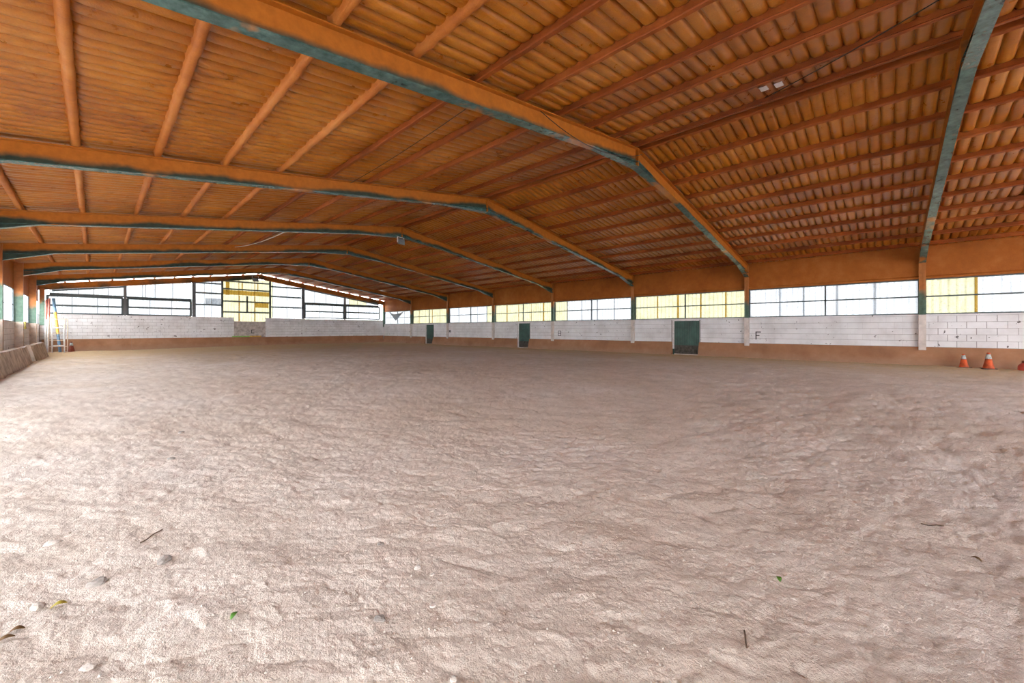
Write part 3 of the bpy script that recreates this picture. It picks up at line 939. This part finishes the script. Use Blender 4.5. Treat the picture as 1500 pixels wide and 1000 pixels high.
for a, b in ((-2.0, 1.58), (1.58, 8.88), (8.88, 12.78), (12.78, 18.36)):
    MB().prism(poly, 'x', a + 0.004, b - 0.004).build('kick_strip', M['kick'], wall_end)
for x in (4.61, 9.0, 11.48):
    MB().box(x - 0.10, x + 0.10, WALL_E - 0.03, WALL_E + 0.1, 0.58, 2.03).build('pilaster', M['white_block'], wall_end)

# ---- gable frame: raked beam, posts, glazed bays
gable = empty('gable_frame', (0, 0, 0))
tag(gable, 'brown and grey steel gable frame with raked beams above the far wall', 'gable frame')
for side in (-1, 1):
    xe = XL - 0.25 if side < 0 else XR + 0.25
    q = MB()
    vs = []
    for x in (RIDGE, xe):
        zt, zb = z_top(x) - 0.0, z_top(x) - 0.36
        for dy in (-0.07, 0.07):
            for z in (zb, zt): vs.append((x, YEND + dy, z))
    q.add(vs, [(0, 4, 5, 1), (2, 3, 7, 6), (0, 2, 6, 4), (1, 5, 7, 3), (0, 1, 3, 2), (4, 6, 7, 5)], [0.45, 0.8] * 4)
    q.build('raked_beam', M['steel_web'], gable)
def post(x, hw, z0, mat='post', d=0.07):
    MB().box(x - hw, x + hw, YEND - d, YEND + d, z0, z_top(x) - 0.35).build('post', M[mat], gable)
post(1.30, 0.065, ETOP); post(4.61, 0.095, ETOP); post(11.48, 0.10, ETOP); post(14.83, 0.065, ETOP)
post(6.18, 0.06, ETOP, 'tube', 0.03); post(9.15, 0.06, ETOP, 'tube', 0.03)
for side in (-1, 1):
    xi = XL if side < 0 else XR
    x0, x1 = sorted((xi, xi + side * 0.2))
    MB().box(x0, x1, YEND - 0.08, YEND + 0.08, 1.4, z_top(xi) - 0.3, [0.1] * 4 + [1.0] * 4).build('corner_column', M['steel_column'], gable)
GY = YEND + 0.05
GDX = -0.42
def glazed(label, x0, x1, z0, z1, seams, rails, mulls, mat='sheet_gable', raked=False, frame=True, strips=(), mats=None):
    global wn
    wn += 1
    x0, x1 = x0 + GDX, x1 + GDX
    seams = [v + GDX for v in seams]; mulls = [(v + GDX, a, b) for v, a, b in mulls]; strips = [(a + GDX, b + GDX, c_, d_, m_) for a, b, c_, d_, m_ in strips]
    G = empty('window_%d' % wn, (0, 0, 0))
    tag(G, label, 'window', kind='structure')
    xs = [x0] + [s for s in seams if x0 < s < x1] + [x1]
    for i, (a, b) in enumerate(zip(xs[:-1], xs[1:])):
        top = (z_top(a) - 0.33, z_top(b) - 0.33) if raked else (z1, z1)
        if raked and (top[0] - z0 < 0.02 or top[1] - z0 < 0.02): top = (max(top[0], z0 + 0.03), max(top[1], z0 + 0.03))
        corr_sheet('sheet', (mats or {}).get(i, mat), 'x', GY + 0.03, a, b, z0, top[0], parent=G, z1b=top[1])
    for s in xs[1:-1]:
        top = z_top(s) - 0.34 if raked else z1
        MB().add([(s - 0.02, GY, z0), (s + 0.02, GY, z0), (s + 0.02, GY, top), (s - 0.02, GY, top)], [(0, 1, 2, 3)]).build('seam', M['film_amber' if mat == 'sheet_yellow' else 'film_grey'], G)
    T = 0.05
    for z in rails: MB().box(x0, x1, GY - 0.07, GY - 0.03, z - T, z + T).build('rail', M['tube'], G)
    for (x, a, b) in mulls: MB().box(x - T, x + T, GY - 0.07, GY - 0.03, a, b).build('mullion', M['tube'], G)
    if frame:
        for x in (x0 + 0.03, x1 - 0.03): MB().box(x - 0.055, x + 0.055, GY - 0.075, GY - 0.025, z0, z1).build('frame_post', M['tube'], G)
    for (a, b, c_, d_, mm) in strips: MB().add([(a, GY - 0.006, c_), (b, GY - 0.006, c_), (b, GY - 0.006, d_), (a, GY - 0.006, d_)], [(0, 1, 2, 3)]).build('coloured_sheet', M[mm.replace('sheet', 'film')], G)
    return G
glazed('white sheet window low in the gable, left end behind the leaning poles', -1.40, 1.64, 2.05, 3.09, [-0.45, 0.55, 1.0], [3.07, 2.53, 2.07], [])
glazed('white sheet window low in the gable, second from the left', 1.80, 4.90, 2.05, 3.09, [2.85, 3.9], [3.07, 2.54, 2.07], [])
def raked_tube(G, x0, x1, off):
    x0, x1 = x0 + GDX, x1 + GDX
    MB().tube([(x0, GY - 0.05, z_top(x0) - off), (x1, GY - 0.05, z_top(x1) - off)], 0.05, 6).build('raked_rail', M['tube'], G)
G1 = glazed('white raked sheet above the leftmost gable window', -1.30, 1.68, 3.16, 3.9, [-0.2, 0.4, 1.0], [3.17], [], raked=True, frame=False)
raked_tube(G1, -1.2, 1.66, 0.42)
G2 = glazed('white raked sheet above the second gable window from the left', 1.78, 4.93, 3.14, 4.3, [2.5, 2.65, 3.1, 3.95], [3.15], [], raked=True, frame=False)
glazed('tall white sheet beside the yellow gable panel, left of it', 5.13, 6.56, 2.04, 4.4, [5.6, 6.0], [4.35, 3.67, 2.87], [], raked=True, frame=False,
       strips=[(5.65, 6.54, 2.92, 3.32, 'sheet_grey')])
glazed('yellow patchwork sheet panel under the floodlight in the gable centre', 6.63, 9.54, 1.76, 4.6, [7.59, 8.58], [4.60, 4.05, 3.18, 2.42], [(8.09, 2.42, 3.6)], 'sheet_yellow', raked=True, frame=False,
       strips=[(6.81, 7.03, 3.62, 4.58, 'sheet_amber'), (6.66, 9.52, 3.65, 3.97, 'sheet_amber'), (8.62, 9.48, 2.79, 3.14, 'sheet_amber'), (7.57, 7.64, 1.77, 3.6, 'sheet_amber'),
               (8.55, 8.62, 1.77, 3.6, 'sheet_amber'), (7.76, 7.83, 3.97, 4.58, 'sheet_amber'), (8.75, 8.81, 3.97, 4.58, 'sheet_amber')])
glazed('tall white sheet beside the yellow gable panel, right of it', 9.61, 11.8, 2.04, 4.4, [9.75, 10.74], [4.42, 3.68, 2.88], [], raked=True, frame=False, mats={0: 'sheet_yellow'})
glazed('white sheet window low in the gable, right of the tall sheets', 12.0, 15.2, 2.08, 3.22, [13.2, 14.2], [3.20, 2.64, 2.10], [])
glazed('white sheet window low in the gable, right end by the corner', 15.3, 18.5, 2.08, 3.22, [15.6, 16.5, 17.5], [3.20, 2.66, 2.10], [])
G3 = glazed('white raked sheet above the window right of the tall sheets', 12.0, 15.2, 3.26, 4.4, [12.8, 13.7, 14.6], [3.30], [], raked=True, frame=False)
raked_tube(G3, 12.0, 15.2, 0.42)
G4 = glazed('yellowish raked sheet above the rightmost gable window', 15.3, 18.4, 3.26, 3.9, [15.65, 16.4, 17.2], [3.30], [], raked=True, frame=False, mats={1: 'sheet_yellow', 2: 'sheet_yellow'})
raked_tube(G4, 15.3, 18.4, 0.42)

# ---- left long wall
LTOP = 1.46
wall_left = MB()
YGAP = frame_y(2) + 0.2      # left wall omitted up to here so side light reaches the foreground
wall_left.box(WALL_L - 0.12, WALL_L - 0.014, YGAP, YEND, -0.2, LTOP - 0.05)
wall_left = wall_left.build('wall_left', M['joint'])
tag(wall_left, 'left wall of white painted blocks between tan pilasters', 'wall', kind='structure')
lay_blocks(wall_left, 'y', WALL_L, 1, YGAP, YEND - 0.02, 0.40, 5, [], lambda y: y)
MB().box(WALL_L - 0.13, WALL_L + 0.01, YGAP, YEND, LTOP - 0.06, LTOP).build('coping', M['white_block'], wall_left)
for k in range(-2, 7):
    y = frame_y(k)
    MB().box(WALL_L - 0.1, XL + 0.005, y - 0.13, y + 0.13, -0.1, LTOP).build('pilaster', M['pilaster_tan'], wall_left)
for k in range(0, 7):
    y0, y1 = frame_y(k) + 0.006, (frame_y(k + 1) if k < 6 else YEND) - 0.006
    zt = z_top(WALL_L) + 0.11
    MB().box(WALL_L - 0.12, WALL_L - 0.03, y0, y1, 2.72, zt).build('fascia_panel', M['fascia'], wall_left)
LLAB = {2: 'nearest glazed bay, out of view', 3: 'first bay in view, beside the nearest green column', 4: 'second bay in view', 5: 'third bay in view', 6: 'last bay before the gable'}
for k in range(2, 7):
    wn += 1
    y0, y1 = frame_y(k) + 0.10, (frame_y(k + 1) if k < 6 else YEND) - 0.10
    W_ = empty('window_%d' % wn, (0, 0, 0))
    tag(W_, 'white daylight sheet window in the left wall, ' + LLAB[k], 'window', kind='structure')
    n = 3
    for i in range(n):
        a, b = y0 + (y1 - y0) * i / n, y0 + (y1 - y0) * (i + 1) / n
        corr_sheet('sheet', 'sheet_left', 'y', WALL_L - 0.08, a, b, LTOP, 2.74, parent=W_)
    for z in (LTOP + 0.02, 2.1, 2.70): MB().box(WALL_L - 0.055, WALL_L - 0.02, y0, y1, z - 0.015, z + 0.015).build('rail', M['tube'], W_)
    for yy in (y0 + 0.02, (y0 + y1) / 2, y1 - 0.02): MB().box(WALL_L - 0.055, WALL_L - 0.02, yy - 0.02, yy + 0.02, LTOP, 2.72).build('mullion', M['tube'], W_)

# ---- unseen sides near the camera, added or shaped to set the foreground light
wn += 1
WE = empty('window_%d' % wn, (0, 0, 0))
tag(WE, 'tall translucent sheets added unseen left of the camera to soften side light', 'window', kind='structure')
for i in range(6):
    a, b = frame_y(0) + (YGAP - frame_y(0)) * i / 6, frame_y(0) + (YGAP - frame_y(0)) * (i + 1) / 6
    corr_sheet('sheet', 'sheet_added_side', 'y', WALL_L - 0.08, a, b, -0.2, 2.74, parent=WE)
wall_left_rear = MB().box(WALL_L - 0.12, WALL_L, YBACK, frame_y(0) - 0.1, -0.2, z_top(WALL_L) + 0.1).build('wall_left_rear', M['white_block'])  # added behind the camera to block part of the side light
tag(wall_left_rear, 'unseen solid rear stretch of the left wall, added to cut near light', 'wall', kind='structure')
wall_back = MB().box(-2.2, 18.55, YBACK - 0.12, YBACK, -0.2, 1.3).build('wall_back', M['white_block'])
tag(wall_back, 'low white wall at the unseen end behind the camera', 'wall', kind='structure')
wn += 1
WB = empty('window_%d' % wn, (0, 0, 0))
tag(WB, 'clear daylight sheets added unseen behind the camera to light the foreground', 'window', kind='structure')
for i in range(8):
    a, b = -2.1 + 20.6 * i / 8, -2.1 + 20.6 * (i + 1) / 8
    corr_sheet('sheet', 'sheet_added_back', 'x', YBACK - 0.06, a, b, 1.3, z_top(a) - 0.05, parent=WB, z1b=z_top(b) - 0.05)
outside = MB().box(-80, 100, -80, 120, -0.5, -0.3).build('outside_ground', M['grass'])
tag(outside, 'flat pale gravel ground outside around the hall', 'ground', kind='structure')

# ------------------------------------------------------------------ concrete kick slabs along the left wall
def slab(y0, y1, label, seed):
    rg = random.Random(seed)
    b = MB()
    n = 10
    vs = []
    for i in range(n + 1):
        y = y0 + (y1 - y0) * i / n
        j = rg.uniform(-0.015, 0.015)
        g = -0.12
        vs += [(-1.44 + j, y, g), (-1.60 + j * 0.6, y, 0.57 + j), (-1.70, y, 0.59 + j), (-1.84, y, g)]
    fs = [(i * 4 + a, i * 4 + (a + 1) % 4, (i + 1) * 4 + (a + 1) % 4, (i + 1) * 4 + a) for i in range(n) for a in range(4)]
    fs += [(3, 2, 1, 0), (n * 4, n * 4 + 1, n * 4 + 2, n * 4 + 3)]
    b.add(vs, fs)
    o = b.build('concrete_slab', M['concrete'])
    tag(o, label, 'slab', 'kick slabs leaning along the left wall')
slab(15.4, 21.4, 'sloping rough concrete kick slab at the left picture edge', 1)
slab(22.5, 28.2, 'sloping rough concrete kick slab behind the gap, nearer the poles', 2)
slab(9.6, 15.36, 'sloping concrete kick slab along the left wall just outside the picture', 3)

# ------------------------------------------------------------------ floodlights
def floodlight(loc, rz, label, drop, w_=0.30, h_=0.22):
    R_ = empty('floodlight', loc)
    R_.rotation_euler = (0, 0, rz)
    tag(R_, label, 'floodlight', 'floodlights below the roof')
    b = MB()
    b.add([(-w_ / 2, -0.07, 0), (w_ / 2, -0.07, 0), (w_ / 2, -0.07, h_), (-w_ / 2, -0.07, h_),
           (-w_ / 3, 0.07, h_ * 0.2), (w_ / 3, 0.07, h_ * 0.2), (w_ / 3, 0.07, h_ * 0.9), (-w_ / 3, 0.07, h_ * 0.9)],
          [(0, 1, 2, 3), (7, 6, 5, 4), (0, 4, 5, 1), (1, 5, 6, 2), (2, 6, 7, 3), (3, 7, 4, 0)])
    body = b.build('housing', M['lamp_body'], R_)
    MB().box(-w_ / 2 + 0.02, w_ / 2 - 0.02, -0.078, -0.071, 0.02, h_ - 0.02).build('glass', M['lamp_glass'], body)
    br = MB()
    for s in (-1, 1): br.box(s * (w_ / 2 + 0.012) - 0.008, s * (w_ / 2 + 0.012) + 0.008, -0.02, 0.02, h_ * 0.35, h_ + drop)
    br.box(-w_ / 2 - 0.02, w_ / 2 + 0.02, -0.02, 0.02, h_ + drop - 0.012, h_ + drop)
    br.build('bracket', M['white_metal'], R_)
    for i in range(5):
        x = -w_ / 4 + w_ / 2 * i / 4
        MB().box(x - 0.005, x + 0.005, 0.06, 0.10, h_ * 0.3, h_ * 0.85).build('cooling_fin', M['lamp_body'], body)
floodlight((8.35, 13.98, 4.52), 0.2, 'grey floodlight hanging from the ridge of the third roof frame', 0.08)
floodlight((8.12, 33.60, 4.67), 0.1, 'grey floodlight on the far gable above the yellow panel', 0.16, 0.38, 0.26)

# ------------------------------------------------------------------ traffic cones
def cone(loc, h, label, body_mat, tilt=(0, 0, 0), base_mat='cone_base'):
    C_ = empty('traffic_cone', loc)
    C_.rotation_euler = tilt
    tag(C_, label, 'cone', 'traffic cones')
    b = MB()
    s = 0.14 * h / 0.45
    b.prism([(-s, -s * 0.8), (-s * 0.8, -s), (s * 0.8, -s), (s, -s * 0.8), (s, s * 0.8), (s * 0.8, s), (-s * 0.8, s), (-s, s * 0.8)], 'z', 0, 0.028)
    b.build('foot', M[base_mat], C_)
    r0, r1 = 0.105 * h / 0.45, 0.030 * h / 0.45
    def rr(t): return r0 + (r1 - r0) * t
    MB().lathe([(rr(0) + 0.012, 0.028), (rr(0), 0.045), (rr(0.62), h * 0.62)], 20).build('body', M[body_mat], C_, True)
    MB().lathe([(rr(0.62) + 0.003, h * 0.62), (rr(0.9) + 0.003, h * 0.90)], 20).build('reflective_band', M['cone_band'], C_, True)
    MB().lathe([(rr(0.9), h * 0.90), (rr(1), h - 0.01), (rr(1) * 0.6, h)], 20).build('tip', M[body_mat], C_, True)
def py2(px, X): return on_x(px, 541, X).y
def gz(x, y, d=0.0): return ground(x, y) - d
cone((18.06, py2(1412, 18.06), gz(18.06, py2(1412, 18.06), 0.02)), 0.43, 'faded muddy orange traffic cone, left of the two by the right kick strip', 'cone_orange', (0.0, 0.06, 0.3))
cone((18.04, py2(1448, 18.04), gz(18.04, py2(1448, 18.04), 0.02)), 0.49, 'bright orange traffic cone with silver band, right of the two cones', 'cone_orange', (0, 0.0, 0.1))
cone((-0.88, 33.15, gz(-0.88, 33.15, 0.02)), 0.58, 'dark red traffic cone standing by the jump stand in the far corner', 'cone_dark', (0, 0, 0.4))
# red canister cut by the picture edge
RY = py2(1502, 17.98)
R_ = empty('red_canister', (17.98, RY, gz(17.98, RY, 0.01)))
tag(R_, 'red plastic canister on the sand at the right picture edge', 'canister')
MB().lathe([(0.11, 0.0), (0.135, 0.015), (0.135, 0.12), (0.12, 0.16), (0.075, 0.205), (0.06, 0.225)], 24).build('body', M['red_plastic'], R_, True)
MB().lathe([(0.058, 0.222), (0.062, 0.235), (0.062, 0.275), (0.04, 0.285)], 18).build('cap', M['cone_dark'], R_, True)

# ------------------------------------------------------------------ jump stand, leaning poles and lying pole in the far left corner
def leaning_pole(p0, p1, bands, label, r=0.05):
    p0, p1 = Vector(p0), Vector(p1)
    P_ = empty('jump_pole', p0)
    tag(P_, label, 'pole', 'striped jump poles')
    d = p1 - p0
    for (a, b, m) in bands:
        MB().tube([d * a, d * b], r, 12).build('painted_band', M[m], P_, False)
leaning_pole((-1.27, 32.6, gz(-1.27, 32.6, .03)), (-1.56, 33.7, on_y(75.5, 437, 33.7).z), [(0, 0.33, 'blue_pole'), (0.33, 0.74, 'yellow_pole'), (0.74, 1, 'blue_pole')], 'blue and yellow striped jump pole leaning against the far wall', 0.06)
leaning_pole((-1.715, 32.75, gz(-1.715, 32.75, .03)), (-1.715, 33.7, on_y(70.8, 437, 33.7).z), [(0, 0.66, 'white_metal'), (0.66, 1, 'red_pole')], 'white jump pole with red top, right of the two red and white ones', 0.045)
leaning_pole((-1.815, 32.95, gz(-1.815, 32.95, .03)), (-1.815, 33.7, on_y(66.6, 438.5, 33.7).z), [(0, 0.62, 'white_metal'), (0.62, 1, 'red_pole')], 'white jump pole with red top, leftmost in the far corner', 0.045)
J = empty('jump_stand', (0, 0, 0))
tag(J, 'white tubular jump stand in the far left corner', 'jump stand')
gzc = gz(-1.4, 32.2)
jx = [-1.66, -1.56, -1.10, -0.99]
jy = [32.3, 32.15, 32.3, 32.15]
jt = [2.0, 1.93, 1.80, 1.80]
for x, y, t in zip(jx, jy, jt): MB().tube([(x, y, gzc - 0.03), (x, y, gzc + t)], 0.02, 8).build('upright', M['cream_metal'], J)
for z in (0.33, 0.66, 1.05, 1.80): MB().tube([(jx[0], jy[0], gzc + z), (jx[2], jy[2], gzc + z)], 0.016, 8).build('crossbar', M['cream_metal'], J)
for z in (0.33, 1.80): MB().tube([(jx[1], jy[1], gzc + z), (jx[3], jy[3], gzc + z)], 0.016, 8).build('crossbar', M['cream_metal'], J)
for x in (jx[0], jx[2]): MB().tube([(x, 32.3, gzc + 0.05), (x + 0.105, 32.15, gzc + 0.05)], 0.016, 8).build('foot_brace', M['cream_metal'], J)
K = empty('white_panel_frame', (-1.24, 31.9, gz(-1.24, 31.9)))
tag(K, 'small white rectangular frame standing behind the jump stand', 'frame')
for (a, b) in (((-0.28, 0, 0.38), (-0.28, 0, 1.32)), ((0.14, 0, 0.38), (0.14, 0, 1.32)), ((-0.28, 0, 1.32), (0.14, 0, 1.32)), ((-0.28, 0, 0.38), (0.14, 0, 0.38))):
    MB().tube([a, b], 0.032, 8).build('bar', M['white_metal'], K)
for x in (-0.28, 0.14): MB().tube([(x, 0, -0.03), (x, 0, 0.38)], 0.02, 8).build('leg', M['white_metal'], K)
leaning_pole((6.13, WALL_E - 0.06, 0.665), (8.53, WALL_E - 0.06, 0.675), [(0, 0.25, 'white_metal'), (0.25, 0.7, 'green_pole'), (0.7, 1, 'yellow_pole')], 'green and yellow pole lying on the ledge below the letter C', 0.04)

# yellow rope hung on a left pilaster
rp = MB()
pts = []
for i in range(22):
    t = i / 21 * 2 * math.pi * 1.5
    pts.append((-1.83 + 0.012 * math.sin(3 * t), frame_y(5) - 0.05 + 0.10 * math.sin(t), 1.33 + 0.14 * math.cos(t)))
rp.tube(pts, 0.018, 6)
tag(rp.build('yellow_rope', M['rope'], None, True), 'coil of yellow rope hanging on a left wall pilaster', 'rope')

# ------------------------------------------------------------------ sagging cloth in the far right corner
def cloth():
    a, b, c_ = (32.5, 2.72), (30.15, 2.70), (31.42, 1.92)
    n = 14
    vs, fs, idx = [], [], {}
    for i in range(n + 1):
        for j in range(n + 1 - i):
            u, v = i / n, j / n
            wgt = 1 - u - v
            y = a[0] * wgt + b[0] * v + c_[0] * u
            z = a[1] * wgt + b[1] * v + c_[1] * u - 0.22 * 4 * v * wgt * (1 - u)
            x = 18.29 - 0.10 * 4 * v * wgt - 0.03 * math.sin(14 * (v - wgt)) * u
            idx[i, j] = len(vs); vs.append((x, y, z))
    for i in range(n):
        for j in range(n - i):
            fs.append((idx[i, j], idx[i, j + 1], idx[i + 1, j]))
            if j < n - i - 1: fs.append((idx[i, j + 1], idx[i + 1, j + 1], idx[i + 1, j]))
    Cl = empty('hanging_cloth', (0, 0, 0))
    tag(Cl, 'grey triangular cloth sagging in front of the far corner window', 'cloth')
    o = MB().add(vs, fs).build('fabric', M['cloth'], Cl, True)
    md = o.modifiers.new('thickness', 'SOLIDIFY'); md.thickness = 0.006
    pts = []
    for j in range(13):
        v = j / 12
        pts.append((18.29 - 0.10 * 4 * v * (1 - v), a[0] + (b[0] - a[0]) * v, a[1] + (b[1] - a[1]) * v - 0.22 * 4 * v * (1 - v) + 0.01))
    MB().tube(pts, 0.02, 6).build('hem_strap', M['post'], Cl)
    for y in (a[0], b[0]): MB().tube([(18.29, y, 2.70), (18.49, y, 2.78)], 0.008, 6).build('tie', M['cable'], Cl)
cloth()

# ------------------------------------------------------------------ cables below the roof
def cable(pts, r, mat, label):
    P = [Vector(p) for p in pts]
    tag(MB().tube(P, r, 6).build('cable', M[mat], None, True), label, 'cable')
def sag(p, q, d, n=14):
    p, q = Vector(p), Vector(q)
    return [p + (q - p) * (i / n) - Vector((0, 0, d * 4 * (i / n) * (1 - i / n))) for i in range(n + 1)]
pa = on_z(1121, 143, 5.04); pb = on_z(1395, -12, 4.97)
cable(sag(pa, pb, 0.03), 0.007, 'cable', 'thin black cable slung below the roof ridge at the upper right')
y1 = frame_y(1) - 0.10
cable(sag((4.95, y1, z_top(4.95) - 0.06), (8.60, y1, z_top(8.6) - 0.10), 0.28), 0.007, 'cable', 'thin black cable drooping along the large roof frame at the top centre')
cable(sag((3.9, frame_y(1) + 0.1, z_top(3.9) - 0.03), (4.1, frame_y(2) - 0.1, z_top(4.1) - 0.05), 0.05), 0.006, 'cable', 'thin black wire strung between the two nearest roof frames')
cable(sag((4.3, frame_y(3) + 0.1, z_top(4.3) - RAF + 0.02), (3.9, frame_y(4) - 0.1, z_top(3.9) - 0.10), 0.10), 0.012, 'cable_white', 'white cable sagging below the far left roof')

# ------------------------------------------------------------------ stones, leaves and twigs on the sand
OBST = []
def stone_obj(px, py_, size, mat, label):
    p = on_z(px, py_, 0.0)
    p = on_z(px, py_, ground(p.x, p.y))
    bm = bmesh.new()
    bmesh.ops.create_icosphere(bm, subdivisions=2, radius=1.0)
    rg = random.Random(int(px * 7 + py_))
    ax = [rg.uniform(0.8, 1.15), rg.uniform(0.65, 0.95), rg.uniform(0.42, 0.6)]
    ph = [rg.uniform(0, 6) for _ in range(3)]
    for v in bm.verts:
        d = 1 + 0.13 * math.sin(3 * v.co.x + ph[0]) + 0.12 * math.sin(4 * v.co.y + ph[1]) + 0.1 * math.sin(5 * v.co.z + ph[2])
        v.co = Vector((v.co.x * ax[0] * d, v.co.y * ax[1] * d, v.co.z * ax[2] * d)) * size
    me = bpy.data.meshes.new('stone'); bm.to_mesh(me); bm.free()
    me.materials.append(M[mat])
    o = link('stone', me, None, (p.x, p.y, ground(p.x, p.y) + size * 0.08), (0, 0, rg.uniform(0, 6)))
    tag(o, label, 'stone', 'stones on the sand')
    OBST.append((p.x, p.y, size * 1.6 + 0.02))
stone_obj(634, 884, 0.016, 'stone', 'white stone with a dark hollow behind it, centre foreground')
stone_obj(633, 843, 0.014, 'stone', 'small pale stone just above the white stone, centre foreground')
stone_obj(557, 907, 0.026, 'stone_grey', 'grey rounded stone half sunk in the centre foreground sand')
stone_obj(557, 797, 0.020, 'stone_grey', 'small grey stone in a pit at the centre of the sand')
stone_obj(612, 831, 0.024, 'stone', 'rounded pale lump of sand in the centre foreground')
stone_obj(240, 822, 0.038, 'stone_grey', 'grey stone standing out of the sand at lower left')
stone_obj(142, 856, 0.036, 'stone_grey', 'flat grey stone at the lower left, near the yellow leaf')
stone_obj(55, 888, 0.026, 'stone', 'white stone left of the yellow leaf')
stone_obj(77, 794, 0.032, 'stone', 'white stone at the left, above the flat grey stone')
stone_obj(127, 980, 0.020, 'stone', 'white stone at the bottom edge, lower left')
stone_obj(252, 673, 0.03, 'stone_grey', 'dark clod on the sand in the left middle distance')
stone_obj(266, 634, 0.03, 'stone_grey', 'small dark clod in the left distance')
stone_obj(664, 998, 0.013, 'stone', 'small stone at the bottom edge below the centre')
def leaf(px, py_, size, mat, label, rz, tilt=0.3):
    p = on_z(px, py_, 0.0)
    z = ground(p.x, p.y)
    vs, fs = [], []
    n = 8
    for i in range(n + 1):
        t = i / n
        w_ = size * 0.28 * math.sin(math.pi * min(1, t * 0.94 + 0.04)) ** 0.8
        zz = size * 0.18 * math.sin(math.pi * t)
        for s in (-1, 0, 1): vs.append(((t - 0.5) * size, s * w_, zz + abs(s) * w_ * 0.35))
    for i in range(n):
        for j in range(2): fs.append((i * 3 + j, i * 3 + j + 1, i * 3 + j + 4, i * 3 + j + 3))
    me = MB().add(vs, fs).mesh('leaf', M[mat], True)
    o = link('leaf', me, None, (p.x, p.y, z + size * 0.12), (0, -tilt * 0.5, rz))
    md = o.modifiers.new('thickness', 'SOLIDIFY'); md.thickness = 0.001
    tag(o, label, 'leaf', 'fallen leaves on the sand')
leaf(1141, 852, 0.035, 'leaf_green', 'small green leaf on the sand, right of centre', 0.4)
leaf(343, 914, 0.036, 'leaf_green', 'green leaf with pale tip in the left foreground', 0.7)
leaf(86, 894, 0.050, 'leaf_yellow', 'yellow leaf at the lower left', -0.2)
leaf(24, 935, 0.045, 'leaf_brown', 'brown leaf at the lower left edge, below the yellow leaf', -0.3)
leaf(8, 955, 0.045, 'leaf_brown', 'brown leaf in the bottom left corner', -0.1)
leaf(1430, 820, 0.04, 'leaf_brown', 'brown leaf on the sand at the right', 1.2)
def twig(px, py_, ln, rz, label):
    p = on_z(px, py_, 0.0)
    pts = []
    for i in range(7):
        t = i / 6 - 0.5
        x, y = p.x + math.cos(rz) * ln * t, p.y + math.sin(rz) * ln * t
        pts.append((x, y, ground(x, y) + 0.004 + 0.003 * math.sin(9 * t)))
        OBST.append((x, y, 0.05))
    tag(MB().tube(pts, 0.0028, 6).build('twig', M['twig'], None, True), label, 'twig', 'twigs on the sand')
twig(222, 790, 0.16, 0.9, 'thin dark twig on the sand at the left')
twig(1366, 772, 0.12, -0.9, 'thin dark twig on the sand at the right')
twig(1092, 943, 0.10, 0.3, 'curved dark twig in the right foreground')

# loose crumbs: thousands, one object
def crumbs():
    n = 5200
    rg = np.random.default_rng(5)
    ang = rg.uniform(-1.05, 1.05, n) + math.atan2(_c, _s)
    r = 0.95 * (13.0 / 0.95) ** (rg.random(n) ** 1.15)
    X, Y = r * np.cos(ang), r * np.sin(ang)
    ok = (X > -1.0) & (X < 17.5) & (gnoise(X / 0.7, Y / 0.7, 91) > -0.25)
    for (a_, b_, r_) in OBST: ok &= (X - a_) ** 2 + (Y - b_) ** 2 > r_ * r_
    X, Y, r = X[ok], Y[ok], r[ok]
    Z = sand_height(X, Y)
    sz = (0.0016 + 0.0045 * rg.random(len(X)) ** 3) * (1 + r * 0.10)
    base = np.array([(1, 0, 0), (-1, 0, 0), (0, 1, 0), (0, -1, 0), (0, 0, 1), (0, 0, -1)], float)
    tri = np.array([(0, 2, 4), (2, 1, 4), (1, 3, 4), (3, 0, 4), (2, 0, 5), (1, 2, 5), (3, 1, 5), (0, 3, 5)])
    m = len(X)
    V = np.zeros((m, 6, 3))
    jit = 0.7 + 0.6 * rg.random((m, 6, 1))
    a = rg.uniform(0, 6.28, m)
    rot = np.stack([np.cos(a), -np.sin(a), np.sin(a), np.cos(a)], -1).reshape(m, 2, 2)
    b = base[None] * jit * sz[:, None, None] * np.array([1.0, 0.8, 0.65])
    V[:, :, :2] = np.einsum('nij,nkj->nki', rot, b[:, :, :2])
    V[:, :, 2] = b[:, :, 2]
    V += np.stack([X, Y, Z + sz * 0.35], -1)[:, None, :]
    F = (tri[None] + (np.arange(m) * 6)[:, None, None]).reshape(-1, 3)
    me = bpy.data.meshes.new('sand_crumbs')
    me.from_pydata(V.reshape(-1, 3).tolist(), [], F.tolist())
    me.materials.append(M['stone'])
    tag(link('sand_crumbs', me), 'loose pale crumbs and grit scattered over the arena sand', 'grit', kind='stuff')
crumbs()
